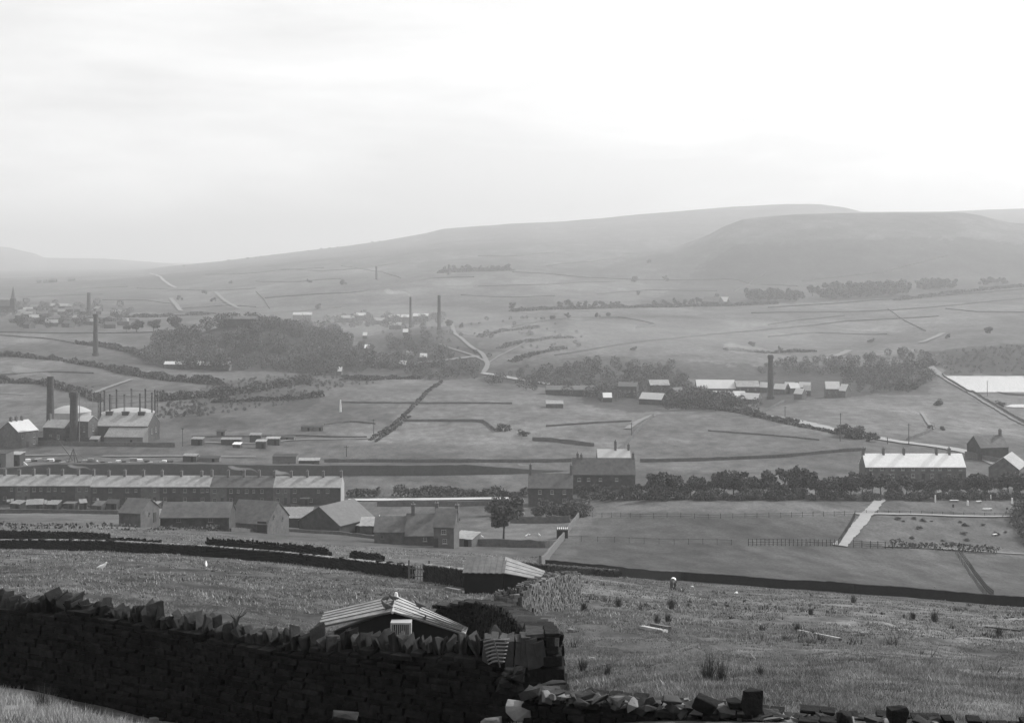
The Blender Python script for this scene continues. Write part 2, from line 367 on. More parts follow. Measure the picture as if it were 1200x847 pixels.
def ground_material():
    m = bpy.data.materials.new('moor_grass'); m.use_nodes = True; t = m.node_tree; p = t.nodes['Principled BSDF']
    p.inputs['Roughness'].default_value = 0.95; p.inputs['Specular IOR Level'].default_value = 0.08
    at_ = t.nodes.new('ShaderNodeAttribute'); at_.attribute_name = 'tone'
    g = t.nodes.new('ShaderNodeNewGeometry'); cur = at_.outputs['Fac']
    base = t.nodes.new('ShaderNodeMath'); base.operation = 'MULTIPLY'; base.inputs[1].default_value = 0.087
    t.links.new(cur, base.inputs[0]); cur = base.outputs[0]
    for s, a, st in ((0.03, 0.30, (1, .6, 1)), (0.22, 0.36, (1, .45, 1)), (1.6, 0.34, (1, .6, 1)), (9.0, 0.34, (1, 1, 1)), (0.005, 0.22, (1, .6, 1))):
        mp_ = t.nodes.new('ShaderNodeMapping'); mp_.inputs['Scale'].default_value = st
        t.links.new(g.outputs['Position'], mp_.inputs[0])
        n = t.nodes.new('ShaderNodeTexNoise'); n.inputs['Scale'].default_value = s; n.inputs['Detail'].default_value = 4; n.inputs['Roughness'].default_value = 0.6
        t.links.new(mp_.outputs[0], n.inputs['Vector'])
        r = t.nodes.new('ShaderNodeMapRange'); r.inputs['From Min'].default_value = 0.28; r.inputs['From Max'].default_value = 0.72
        r.inputs['To Min'].default_value = 1 - a; r.inputs['To Max'].default_value = 1 + a
        t.links.new(n.outputs['Fac'], r.inputs['Value'])
        mu = t.nodes.new('ShaderNodeMath'); mu.operation = 'MULTIPLY'; t.links.new(cur, mu.inputs[0]); t.links.new(r.outputs[0], mu.inputs[1]); cur = mu.outputs[0]
        if s == 1.6:
            b = t.nodes.new('ShaderNodeBump'); b.inputs['Strength'].default_value = 0.6; b.inputs['Distance'].default_value = 0.12
            t.links.new(n.outputs['Fac'], b.inputs['Height']); t.links.new(b.outputs[0], p.inputs['Normal'])
    t.links.new(cur, p.inputs['Base Color'])
    return m
me = np_mesh('ground', V, Q, ground_material(), smooth=True)
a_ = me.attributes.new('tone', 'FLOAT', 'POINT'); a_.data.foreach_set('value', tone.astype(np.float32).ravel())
ground = link('ground', me); tag(ground, 'grassy hillside falling to a broad valley of fields and rising to moors', kind='structure')

# ------------------------------------------------------------------ haze (one closed box, even density)
hz = MB(); hz.box((0, 6500, 47), (34000, 13400, 294))
hm = bpy.data.materials.new('valley_haze'); hm.use_nodes = True; t = hm.node_tree; t.nodes.clear()
pv = t.nodes.new('ShaderNodeVolumePrincipled'); pv.inputs['Color'].default_value = (0.78, 0.78, 0.78, 1); pv.inputs['Density'].default_value = HAZE_DENSITY
pv.inputs['Anisotropy'].default_value = 0.25
ot = t.nodes.new('ShaderNodeOutputMaterial'); t.links.new(pv.outputs[0], ot.inputs['Volume'])
haze = hz.build('haze', hm); tag(haze, 'pale industrial haze filling the whole valley', kind='stuff')
# ------------------------------------------------------------------ water, roads, tracks
def world_path(pts, step=None, dmin=18):
    P = [G(u, v, dmin) for u, v in pts]; out = [P[0]]
    for a, b in zip(P[:-1], P[1:]):
        L = (b - a).length; st = step or max(0.5, a.y / 160); n = max(1, int(L / st))
        for k in range(1, n + 1): out.append(a.lerp(b, k / n))
    return out
def smooth_path(P, it=2):
    for _ in range(it):
        P = [P[0]] + [(P[i - 1] + P[i] * 2 + P[i + 1]) / 4 for i in range(1, len(P) - 1)] + [P[-1]]
    return P
def normals2d(P):
    out = []
    for i in range(len(P)):
        t = P[min(i + 1, len(P) - 1)] - P[max(i - 1, 0)]; t = Vector((t.x, t.y)).normalized(); out.append(Vector((-t.y, t.x)))
    return out
def strip(name, pts, width, m, label, off=None, dmin=18, nw=4):
    P = smooth_path(world_path(pts, dmin=dmin), 6); nn = normals2d(P)
    V_, Q_ = [], []
    for i, p in enumerate(P):
        for k in range(nw + 1):
            s = (k / nw - 0.5) * width * (1 + .22 * float(vnoise(np.array(p.x * .6 + k // 3 * 40), np.array(p.y * .6), 12))); x = p.x + nn[i].x * s; y = p.y + nn[i].y * s
            V_.append((x, y, float(H(x, y)) + (off if off is not None else 0.03 + 0.0007 * p.y)))
    for i in range(len(P) - 1):
        for k in range(nw): a = i * (nw + 1) + k; Q_.append((a, a + 1, a + nw + 2, a + nw + 1))
    o = link(name, np_mesh(name, np.array(V_), np.array(Q_), m)); return tag(o, label, kind='structure')
def water(name, pts, z, label):
    mw = MATS.get('still_water') or mat('still_water', 0.25, 0.10, 0.15, 0.05, spec=1.0)
    vs = [((u - CU) / F * d, d, z) for u, d in pts]; mb = MB(); mb.add(vs, [tuple(range(len(vs)))])
    return tag(mb.build(name, mw), label, kind='structure')
water('reservoir_water', [(1107, 884), (1118, 850), (1132, 800), (1142, 779), (1700, 779), (1700, 884)], -77.6, 'bright still water of the reservoir')
water('pond_water', [(1186, 714), (1178, 704), (1188, 700), (1500, 700), (1500, 714)], -77.5, 'small bright pool below the reservoir')
strip('road', [(885, 487), (915, 491), (940, 495.5), (985, 507), (1060, 519.5), (1110, 525), (1150, 534), (1172, 545)], 7, M_ROAD, 'pale road slanting between the right-hand fields')
strip('road', [(1088, 428), (1098, 437), (1115, 449), (1145, 464), (1175, 482), (1200, 496), (1260, 520)], 5, M_TRACK, 'road along the foot of the reservoir bank')
strip('road', [(566, 438), (600, 443.5), (650, 451.5)], 7, M_ROAD, 'white road crossing the valley bottom')
strip('road', [(566, 438), (572, 428), (566, 415), (546, 402), (533, 392), (529, 380)], 3.6, M_TRACK, 'curving lane climbing the spur')
strip('track', [(516, 404), (530, 409), (555, 417), (571, 425)], 2.5, M_TRACK, 'pale cutting beside the curving lane')
strip('track', [(572, 426), (590, 415), (615, 402)], 1.5, M_TRACK, 'faint track up the scrubby slope')
strip('road', [(176, 321), (190, 328), (206, 338)], 6, M_ROAD, 'short bright road on the far left hillside')
strip('track', [(200, 350), (207, 358), (212, 365)], 6, M_TRACK, 'pale worn bank on the far hillside')
strip('track', [(252, 343), (262, 352), (272, 358), (280, 362)], 5, M_TRACK, 'winding pale track on the far hillside')
strip('track', [(104, 464), (125, 455), (155, 445)], 3, M_TRACK, 'faint diagonal path across the left field')
strip('track', [(380, 428), (430, 429), (470, 428), (510, 424), (560, 418)], 10, M_TRACK, 'pale strip of road beyond the valley woods')
strip('path', [(984, 640), (992, 631), (1015, 605), (1033, 584)], 2.8, M_ROAD, 'pale cinder path running up beside the allotments', nw=6)
strip('path', [(1002, 602.6), (1080, 603.3), (1192, 605.5)], 2.0, M_ROAD, 'thin pale path crossing the allotments')
strip('path', [(1035, 640.5), (1120, 644), (1200, 649), (1300, 656)], 1.2, M_TRACK, 'pale verge path under the allotment hedge')
strip('road', [(408, 586.5), (460, 586), (520, 585.5), (596, 584.5)], 4.2, mat('bright_dry_road', 0.42, 0.9, 1.0, 0.08), 'bright road passing below the end of the terrace')
strip('track', [(735, 503), (748, 494), (766, 487)], 3, M_TRACK, 'pale path beside the leaning field wall')
strip('track', [(970, 421), (985, 416), (995, 411)], 6, M_TRACK, 'pale scar on the slope above the mill')
strip('track', [(1080, 402), (1095, 396), (1105, 391)], 6, M_TRACK, 'pale scar on the slope above the reservoir')
strip('track', [(0, 461), (18, 462), (30, 463)], 2, M_TRACK, 'short pale path in the leftmost field')
strip('track', [(1080, 484), (1085, 492), (1093, 503)], 1.6, M_TRACK, 'short pale curved path in the right-hand field')
strip('track', [(90, 533), (60, 534), (0, 534.5)], 2.0, M_TRACK, 'cinder strip behind the allotment sheds')
strip('track', [(300, 536), (250, 536), (120, 535)], 2.5, M_TRACK, 'long cinder strip beside the colliery sidings')
strip('track', [(230, 519), (300, 520.5), (350, 515), (440, 514)], 2.5, M_TRACK, 'dusty way past the small sheds')

# ------------------------------------------------------------------ foliage
def clump_mesh(name, n, seed, lobes=9, rx=0.42, rz=0.36, zc=0.62, q=0.05, m=None, flat=0.0):
    """crown of a tree of height 1, leaf clumps spread through lobes"""
    r = np.random.default_rng(seed); C = []
    for _ in range(lobes):
        a = r.uniform(0, 2 * np.pi); k = r.uniform(0.15, 0.98)
        C.append((math.cos(a) * rx * k, math.sin(a) * rx * k, zc + rz * r.uniform(-0.62, 0.68), r.uniform(0.22, 0.52)))
    C = np.array(C); idx = r.integers(0, lobes, n); dirs = r.normal(size=(n, 3)); dirs /= np.linalg.norm(dirs, axis=1)[:, None]
    rad = r.uniform(0.35, 1.25, n) ** 0.6 * C[idx, 3]
    P = C[idx, :3] + dirs * rad[:, None] * np.array([rx, rx, rz])
    return quads(name, P, q * r.uniform(0.6, 1.5, n), r, m)
def quads(name, P, size, r, m, squash=0.8):
    n = len(P); a = r.normal(size=(n, 3)); a /= np.linalg.norm(a, axis=1)[:, None]
    b = np.cross(a, r.normal(size=(n, 3))); b /= np.linalg.norm(b, axis=1)[:, None]
    s = np.asarray(size)[:, None] / 1.6
    V_ = np.stack([P - a * s - b * s * .7, P + a * s * .8 - b * s, P + a * s + b * s * .7, P - a * s * .6 + b * s], 1).reshape(-1, 3)
    return np_mesh(name, V_, np.arange(4 * n).reshape(n, 4), m)
TREES = []
for k in range(6):
    cm = clump_mesh('crown', 2600, 100 + k, lobes=15 + k % 3, rx=0.36 + 0.05 * (k % 3), rz=0.34 + 0.03 * (k % 2), q=0.042, m=M_LEAF)
    tb = MB(); lean = 0.03 * (k - 2.5)
    tb.tube([(0, 0, -0.06), (lean * .4, 0, 0.15), (lean, 0.01, 0.40), (lean * 1.3, 0.02, 0.68)], [0.035, 0.026, 0.018, 0.007], 7)
    for q_ in range(5):
        a = q_ * 1.3 + k; tb.tube([(lean * .9, 0.01, 0.30 + 0.05 * q_), (lean + 0.12 * math.cos(a), 0.12 * math.sin(a), 0.45 + 0.05 * q_), (lean + 0.22 * math.cos(a), 0.22 * math.sin(a), 0.56 + 0.06 * q_)], [0.012, 0.008, 0.003], 5)
    TREES.append((cm, tb.mesh('trunk', M_BARK)))
POPLAR = (clump_mesh('crown', 900, 300, lobes=12, rx=0.13, rz=0.42, zc=0.55, q=0.05, m=M_LEAF), TREES[0][1])
BUSHES = [clump_mesh('bush', 1100, 200 + k, lobes=12, rx=0.62, rz=0.48, zc=0.42, q=0.062, m=M_HEDGE) for k in range(4)]
FAR = [clump_mesh('far_tree', 1300, 400 + k, lobes=7, rx=0.46, rz=0.40, zc=0.55, q=0.05, m=M_LEAF_F) for k in range(5)]
def tree(name, p, h, k, label, group=None, wide=1.0, proto=None):
    cm, tm = proto or TREES[k % 6]; rz = random.uniform(0, 6.28)
    o = empty(name, (p.x, p.y, p.z), rz, label, 'tree', group)
    s = (h * wide, h * wide, h)
    link('crown', cm, o, scale=s); link('trunk', tm, o, scale=s); return o
def bush(name, p, h, k, label, group=None, wide=1.0, meshes=BUSHES, cat='bush'):
    o = link(name, meshes[k % len(meshes)], None, (p.x, p.y, p.z - 0.05 * h), random.uniform(0, 6.28), (h * wide, h * wide, h))
    return tag(o, label, cat, group)
def hedge(pts, h, w_, label, name='hedge', m=None, dens=3.0, group=None, dmin=18, gaps=0.0, cat='hedge', kind=None):
    P = world_path(pts, 1.0, dmin); r = np.random.default_rng(len(P) + int(pts[0][0]))
    A = np.array([tuple(p) for p in P]); n = int(len(A) * dens * (0.6 + h * w_ / 2) * (3.2 if A[:, 1].mean() < 480 else 1.7 if A[:, 1].mean() < 700 else 1.2))
    i = r.uniform(0, len(A) - 1.001, n); i0 = i.astype(int); f = (i - i0)[:, None]; C = A[i0] * (1 - f) + A[i0 + 1] * f
    hh = h * (0.75 + 0.45 * vnoise(C[:, 0] / 5 + 7, C[:, 1] / 5, 3) + 0.25 * vnoise(C[:, 0] / 1.7, C[:, 1] / 1.7 + 3, 4))
    if gaps > 0: hh = hh * np.where(vnoise(C[:, 0] / 14, C[:, 1] / 14, 8) < -1 + 2 * gaps, 0.25, 1)
    t = r.uniform(0, 1, n) ** 0.7; off = r.normal(0, 0.33, (n, 2)) * w_ * np.sqrt(1 - 0.75 * t)[:, None]
    X_ = C[:, 0] + off[:, 0]; Y_ = C[:, 1] + off[:, 1]; Z_ = H(X_, Y_) + np.maximum(hh, 0.1) * t
    q = np.clip(C[:, 1] * 0.0011, 0.22, 1.6) * r.uniform(0.6, 1.4, n)
    o = link(name, quads(name, np.stack([X_, Y_, Z_], 1), q, r, m or M_HEDGE)); return tag(o, label, cat if kind is None else None, group, kind)
def fwall(pts, h, label, name='field_wall', th=0.5, m=None, dmin=18, step=None, cap=None, group=None, jag=0.12):
    P = smooth_path(world_path(pts, step or None, dmin), 2); nn = normals2d(P); mb = MB(); V_ = []
    for i, p in enumerate(P):
        t = h * (0.55 if p.y > 900 else 0.72 if p.y > 600 else 0.85) * (1 + random.uniform(-jag, jag)); a = nn[i] * th / 2
        z0 = float(H(p.x, p.y))
        V_ += [(p.x - a.x, p.y - a.y, z0 - 0.8), (p.x - a.x * .7, p.y - a.y * .7, z0 + t), (p.x + a.x * .7, p.y + a.y * .7, z0 + t), (p.x + a.x, p.y + a.y, z0 - 0.8)]
    F_ = []
    for i in range(len(P) - 1):
        for k in range(3): F_.append((4 * i + k, 4 * i + k + 1, 4 * i + k + 5, 4 * i + k + 4))
    F_ += [(0, 1, 2, 3), (4 * len(P) - 1, 4 * len(P) - 2, 4 * len(P) - 3, 4 * len(P) - 4)]
    mb.add(V_, F_); return tag(mb.build(name, m or M_FIELDWALL), label, 'wall', group)

# far and middle field boundaries
for pts, h, lab in [
    ([(-30, 390), (60, 391), (120, 391), (180, 390), (225, 387), (262, 384)], 2.2, 'long dark field wall below the three lone far trees'),
    ([(-30, 392), (40, 396), (90, 403)], 2.0, 'field wall curving down the upper left pasture'),
    ([(400, 472), (480, 473), (560, 473), (600, 473.5)], 1.3, 'straight thin wall across the middle field'),
    ([(474, 494), (520, 494), (566, 494), (573, 499), (580, 505)], 1.8, 'dark wall with a bent end in the middle field'),
    ([(624, 516), (650, 517.5), (696, 523)], 1.8, 'short dark wall end by the diagonal path'),
    ([(380, 541.5), (470, 541.5), (560, 541.5), (670, 541)], 1.5, 'long straight wall on the far side of the railway'),
    ([(722, 531), (740, 515), (752, 500), (766, 487.5)], 1.8, 'field wall leaning up from the double house towards the mill'),
    ([(750, 541.5), (830, 539.5), (920, 536), (1014, 528)], 1.4, 'low field wall behind the tree belt'),
    ([(600, 319), (680, 325), (740, 328), (860, 327), (935, 336)], 3.0, 'far thin wall high on the opposite slope'),
    ([(600, 384), (630, 378), (660, 375), (700, 373), (725, 372), (755, 377), (770, 381), (745, 384.5)], 2.6, 'far field wall ending in a hook'),
    ([(650, 417), (700, 409), (745, 402), (800, 396), (850, 391), (930, 384), (1000, 376), (1100, 371)], 2.4, 'long far wall rising across the opposite slope'),
    ([(900, 361), (980, 356), (1060, 350), (1130, 345), (1210, 339)], 3.0, 'far lane wall under the copses'),
    ([(880, 367), (985, 366), (1060, 363), (1110, 359), (1200, 350)], 2.2, 'second far wall below the copse lane'),
    ([(900, 381), (940, 375), (990, 370)], 2.0, 'short far wall on the open slope'),
    ([(1108, 362), (1150, 366), (1215, 367)], 2.4, 'dark far wall at the edge of the frame'),
    ([(560, 336), (640, 334), (720, 330)], 2.2, 'faint far wall above the tree-dotted hedgerow'),
    ([(640, 312), (700, 306), (740, 300)], 3.0, 'faint high wall running up to the flat-topped moor'),
    ([(310, 350), (350, 347), (420, 343), (440, 340), (475, 331), (510, 326), (556, 325)], 3.4, 'dark wall sweeping up the far hillside'),
    ([(400, 312), (440, 318), (470, 326)], 2.4, 'faint wall on the far hill above the sweeping wall'),
    ([(20, 350), (60, 347), (120, 345)], 2.2, 'faint wall on the far hill behind the church'),
    ([(160, 338), (220, 340), (300, 338)], 2.4, 'faint wall on the far hill left of the bright road'),
    ([(240, 322), (300, 320), (380, 314)], 2.6, 'highest faint wall on the left hill'),
    ([(300, 371), (340, 366), (400, 360)], 2.2, 'far wall above the wooded knoll'),
    ([(40, 372), (100, 373), (160, 375)], 2.0, 'far wall among the town gardens'),
    ([(1104, 440), (1118, 450), (1146, 464), (1176, 482), (1204, 498), (1262, 522)], 2.4, 'dark embankment wall of the reservoir road'),
    ([(1063, 516), (1078, 511), (1088, 507), (1095, 500)], 1.4, 'curved field wall near the short curved path'),
    ([(920, 470), (905, 478), (893, 484)], 1.6, 'short leaning wall below the mill yard'),
    ([(1150, 456), (1180, 463), (1210, 464)], 1.2, 'wall below the reservoir lip'),
    ([(-20, 520.5), (60, 521.5), (140, 523), (205, 523.5)], 2.0, 'dark boundary wall in front of the gasworks'),
    ([(225, 513), (290, 512), (350, 511), (430, 513)], 0.9, 'low wall behind the small sheds'),
    ([(330, 316), (380, 318), (430, 314), (480, 306)], 2.4, 'faint wall looping over the far hill right of the skyline trees'),
    ([(300, 330), (350, 331), (400, 327)], 2.2, 'faint wall below the looping wall on the far hill'),
    ([(560, 300), (600, 301), (650, 296)], 2.4, 'faint high wall under the long ridge'),
    ([(540, 346), (600, 349), (650, 347)], 2.2, 'faint wall between the sweeping wall and the hedgerow'),
    ([(700, 345), (760, 340), (840, 341)], 2.2, 'faint wall above the far barn'),
    ([(860, 342), (880, 330), (900, 318)], 2.4, 'faint wall climbing behind the left copse'),
    ([(940, 330), (1040, 318), (1110, 300)], 2.4, 'faint wall slanting up the flat-topped moor'),
    ([(1040, 362), (1060, 376), (1085, 388)], 2.0, 'faint wall falling towards the pale scar'),
    ([(900, 395), (960, 390), (1040, 392)], 2.0, 'faint wall above the smoky slope'),
    ([(60, 342), (100, 338), (150, 336)], 2.2, 'faint wall on the hill over the far town'),
    ([(210, 362), (260, 358), (300, 360)], 2.2, 'faint wall beside the pale far bank'),
    ([(120, 352), (170, 352), (200, 356)], 2.2, 'faint wall right of the thin far chimney'),
    ([(300, 342), (310, 352), (316, 362)], 2.2, 'short wall dropping towards the wooded knoll'),
    ([(0, 440), (60, 436), (110, 438)], 1.4, 'low wall in the smooth left pasture'),
    ([(380, 498), (410, 494), (440, 497)], 1.0, 'low broken wall beyond the cold frames'),
    ([(640, 500), (700, 496), (740, 494)], 1.2, 'low wall across the broken field left of the leaning wall'),
    ([(660, 452), (700, 458), (735, 462)], 1.4, 'roadside wall past the small white-roofed house'),
    ([(830, 505), (900, 510), (960, 516)], 0.7, 'barely visible bank inside the large plain field'),
    ]:
    fwall(pts, h, lab, name='field_wall')
for pts, h, w_, lab, gp in [
    ([(90, 403), (125, 407), (145, 411), (165, 417), (186, 426)], 3.5, 4, 'ragged hedge running into the wooded knoll', .1),
    ([(-30, 415), (40, 420), (75, 423), (100, 428), (130, 433)], 3.2, 3.5, 'dark hedge across the left pasture below the lone tall chimney', .05),
    ([(130, 433), (160, 440), (200, 446), (258, 451)], 4.5, 6, 'thick dark hedge tapering out beside the wood', .0),
    ([(-30, 449), (20, 449), (50, 450), (70, 455), (95, 462), (118, 471)], 3.5, 4, 'hedge sloping down behind the two gasworks chimneys', .1),
    ([(188, 470), (225, 467), (262, 464), (300, 458), (335, 452), (362, 449)], 5, 6, 'broad scrubby hedge rising past the quarry bank', .1),
    ([(250, 472), (300, 470), (350, 468), (378, 465)], 3, 3.5, 'dark hedge along the top of the quarry bank', .0),
    ([(345, 446), (375, 438), (400, 428), (425, 416)], 3, 4, 'hedge climbing behind the white post', .2),
    ([(402, 444.5), (430, 446), (460, 444), (492, 444)], 3, 4, 'dark hedge on the rim of the middle field', .0),
    ([(434, 516), (455, 503), (472, 489), (495, 466), (517, 448)], 1.3, 1.8, 'double hedge running diagonally up the middle field', .1),
    ([(440, 518), (462, 503), (480, 488)], 1.0, 1.2, 'thin outer line of the diagonal hedge', .2),
    ([(824, 478), (850, 481), (875, 485), (905, 492), (935, 497)], 1.9, 3.5, 'dark hedge bordering the pale road below the mill', .0),
    ([(905, 493), (940, 500), (965, 504.5), (985, 509.5)], 1.2, 2.5, 'hedge strip on the lower side of the pale road', .1),
    ([(600, 365), (650, 362.5), (720, 361), (800, 359.5), (860, 358.5), (910, 356)], 3.5, 6, 'far tree-dotted hedgerow across the opposite slope', .2),
    ([(516, 320), (550, 318), (600, 317)], 6, 12, 'far dark shelter belt high on the hill', .2),
    ([(850, 410), (900, 414), (955, 412)], 2, 4, 'low far hedge above the mill chimney', .2),
    ([(408, 582), (425, 581.5), (446, 582)], 3.2, 2.5, 'hedge clump beyond the pale end gable of the terrace', .0),
    ([(462, 582), (500, 581.5), (540, 581.5), (580, 581.5), (620, 582)], 3.2, 3.0, 'long dark hedge behind the bright road', .0),
    ([(-20, 620), (40, 619.5), (100, 620), (160, 621)], 1.3, 1.6, 'low dark hedge in front of the pale enclosure', .0),
    ([(176, 621), (240, 622), (300, 622)], 1.0, 1.2, 'low hedge beneath the long dark barns', .1),
    ([(440, 431), (470, 431), (520, 430)], 4, 6, 'dark hedge below the distant works', .1),
    ([(20, 378), (60, 380), (110, 379), (130, 378)], 5, 8, 'far hedge among the town gardens', .3),
    ([(150, 372), (200, 371), (250, 368)], 4, 7, 'far hedge behind the three lone trees', .3),
    ([(990, 440), (1030, 437), (1075, 432), (1092, 428)], 5, 8, 'ragged hedge at the foot of the reservoir slope', .0),
    ([(1044, 641), (1080, 642.5), (1120, 645), (1172, 649)], 1.8, 1.6, 'dark clipped hedge closing the allotments', .0),
    ([(1196, 600), (1199, 615), (1212, 640)], 3.6, 4, 'dark shrubs at the right end of the allotments', .0),
    ([(1050, 352), (1120, 344), (1200, 336)], 4, 7, 'far hedge line behind the copse lane', .3),
    ]:
    hedge(pts, h, w_, lab, gaps=gp, dens=3.2)

# woods and scrub: nobody could count their stems
def wood(name, label, poly, n, h, seed, m=M_LEAF_F, per=230, q=None):
    P = [(p.x, p.y) for p in (G(u, v) for u, v in poly)]; xs = [p[0] for p in P]; ys = [p[1] for p in P]
    r = np.random.default_rng(seed); px = r.uniform(min(xs), max(xs), n * 4); py = r.uniform(min(ys), max(ys), n * 4)
    k = inpoly(px, py, P); px = px[k][:n]; py = py[k][:n]; n = len(px); hs = h * r.uniform(0.5, 1.35, n)
    dr = r.normal(size=(n, per, 3)); dr /= np.linalg.norm(dr, axis=2)[..., None]; dr *= r.uniform(0.6, 1.05, (n, per, 1))
    C = np.stack([px, py, H(px, py) + hs * 0.55], 1)
    Pn = (C[:, None, :] + dr * np.stack([hs * .5, hs * .5, hs * .48], 1)[:, None, :]).reshape(-1, 3)
    sz = np.repeat(hs, per) * (q or 0.066) * r.uniform(0.6, 1.4, n * per)
    return tag(link(name, quads(name, Pn, sz, r, m)), label, kind='stuff')
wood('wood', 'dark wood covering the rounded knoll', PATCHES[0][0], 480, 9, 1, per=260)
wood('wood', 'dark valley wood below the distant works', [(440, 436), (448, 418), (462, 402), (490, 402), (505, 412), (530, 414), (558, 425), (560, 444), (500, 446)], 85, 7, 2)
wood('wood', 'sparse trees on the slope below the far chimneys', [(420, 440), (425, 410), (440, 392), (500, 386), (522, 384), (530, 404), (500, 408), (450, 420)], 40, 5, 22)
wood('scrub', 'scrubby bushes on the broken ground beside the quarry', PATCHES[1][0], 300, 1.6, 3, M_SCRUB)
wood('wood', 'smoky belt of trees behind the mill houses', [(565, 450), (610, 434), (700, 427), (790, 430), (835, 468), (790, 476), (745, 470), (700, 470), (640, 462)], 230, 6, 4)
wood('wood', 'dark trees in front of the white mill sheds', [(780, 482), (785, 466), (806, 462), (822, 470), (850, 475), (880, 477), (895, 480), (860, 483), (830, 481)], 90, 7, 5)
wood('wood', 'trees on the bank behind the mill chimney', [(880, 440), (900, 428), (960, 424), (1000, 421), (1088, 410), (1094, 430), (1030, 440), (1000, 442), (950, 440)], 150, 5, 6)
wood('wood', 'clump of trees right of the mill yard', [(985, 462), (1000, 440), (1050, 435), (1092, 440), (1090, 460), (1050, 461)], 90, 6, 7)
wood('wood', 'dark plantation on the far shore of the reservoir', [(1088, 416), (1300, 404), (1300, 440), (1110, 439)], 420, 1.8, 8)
wood('scrub', 'dark bushes on the scrubby spur', [(500, 398), (540, 380), (640, 372), (700, 400), (650, 425), (590, 438), (560, 440)], 55, 3.5, 9, M_SCRUB)
for pts_ in ([(585, 408), (610, 402), (640, 397), (668, 396)], [(600, 424), (630, 414), (660, 408)], [(560, 395), (590, 388), (630, 384)]): hedge(pts_, 2.2, 7, 'straggling dark scrub on the spur, ' + {585: 'middle streak', 600: 'lower streak', 560: 'upper streak'}[pts_[0][0]], name='gorse_streak', gaps=.35, dens=1.2, cat='scrub')
wood('wood', 'trees among the roofs of the far town', [(-30, 386), (-30, 358), (60, 355), (120, 358), (160, 362), (150, 384), (60, 388)], 110, 8, 10)
wood('wood', 'trees among the distant works', [(380, 384), (380, 376), (440, 372), (520, 374), (520, 384), (450, 388)], 70, 8, 11)
wood('wood', 'scrub along the stream right of the knoll', [(395, 428), (398, 408), (430, 404), (440, 425), (420, 440)], 45, 6, 12)
wood('scrub', 'pale bushes on the bank above the gasworks', [(185, 490), (190, 474), (230, 470), (245, 480), (215, 492)], 160, 1.3, 13, M_SCRUB)

# far copses on the opposite slope: single trees
n = 0
for (a, b, v0, v1, h, cnt, lab) in [(876, 938, 353, 353, 20, 14, 'tree in the left copse on the far lane'), (966, 1060, 351, 346, 26, 26, 'tree in the largest copse on the far lane'),
                                  (1078, 1118, 340, 338, 19, 11, 'tree in the right copse on the far lane'), (1150, 1178, 334, 332, 14, 6, 'small tree in the last copse on the far lane'),
                                  (652, 730, 361, 360, 11, 10, 'tree in the far hedgerow left of the far barn'), (766, 830, 359, 358, 11, 8, 'tree in the far hedgerow beside the far barn'),
                                  (520, 600, 319, 317, 14, 9, 'tree of the shelter belt high on the hill')]:
    for k in range(cnt):
        u = a + (b - a) * (k + random.uniform(.2, .8)) / cnt; p = G(u, v0 + (v1 - v0) * k / cnt + random.uniform(-1, 0.5))
        bush('far_tree', p, h * random.uniform(.75, 1.05), n, f'{ORD[k]} {lab}, counted from the left', 'trees of the far copses and hedgerows', 1.0, FAR, 'tree'); n += 1
for k, (u, v, h, lab) in enumerate([(952, 347, 17, 'lone round tree between the two large far copses'), (206, 389, 15, 'largest of the three lone trees above the wooded knoll'),
        (180, 389.5, 12, 'middle of the three lone trees above the wooded knoll'), (160, 389.5, 12, 'left of the three lone trees above the wooded knoll'),
        (148, 389, 7, 'small bushy tree beside the three lone trees')]):
    p = G(u, v); tree('lone_tree', p, h, k, lab, wide=1.15)
# ------------------------------------------------------------------ buildings
def gable_prism(w_, dp, z0, hw, hr, x0=None):
    """wall body with pentagonal ends, ridge along x"""
    a = -w_ / 2; b = w_ / 2
    vs = []
    for x in (a, b): vs += [(x, 0, z0), (x, dp, z0), (x, dp, hw), (x, dp / 2, hw + hr), (x, 0, hw)]
    return MB().add(vs, [(4, 3, 2, 1, 0), (5, 6, 7, 8, 9), (0, 5, 9, 4), (2, 7, 6, 1), (4, 9, 8, 3), (3, 8, 7, 2), (0, 1, 6, 5)])
def roof_mb(w_, dp, hw, hr, ox=0.15, oy=0.25, th=0.14):
    a = -w_ / 2 - ox; b = w_ / 2 + ox; sl = hr / (dp / 2); e = oy
    prof = [(-e, hw - e * sl), (dp / 2, hw + hr), (dp + e, hw - e * sl), (dp + e, hw - e * sl + th), (dp / 2, hw + hr + th), (-e, hw - e * sl + th)]
    prof = [(y, z + 0.01) for y, z in prof]
    vs = [(x, y, z) for x in (a, b) for y, z in prof]
    return MB().add(vs, [(0, 1, 4, 5), (1, 2, 3, 4), (11, 10, 7, 6), (10, 9, 8, 7), (0, 6, 7, 1), (1, 7, 8, 2), (2, 8, 9, 3), (3, 9, 10, 4), (4, 10, 11, 5), (5, 11, 6, 0)])
def chimney_mb(h, wx=0.68, wy=1.1, pots=2):
    mb = MB(); mb.box((0, 0, h / 2 - 0.6), (wx, wy, h + 1.2)); mb.box((0, 0, h - 0.06), (wx + .14, wy + .14, 0.14))
    for k in range(pots): mb.cyl(0, (k - (pots - 1) / 2) * wy * 0.5, h, h + 0.42, 0.13, 0.10, 8)
    return mb
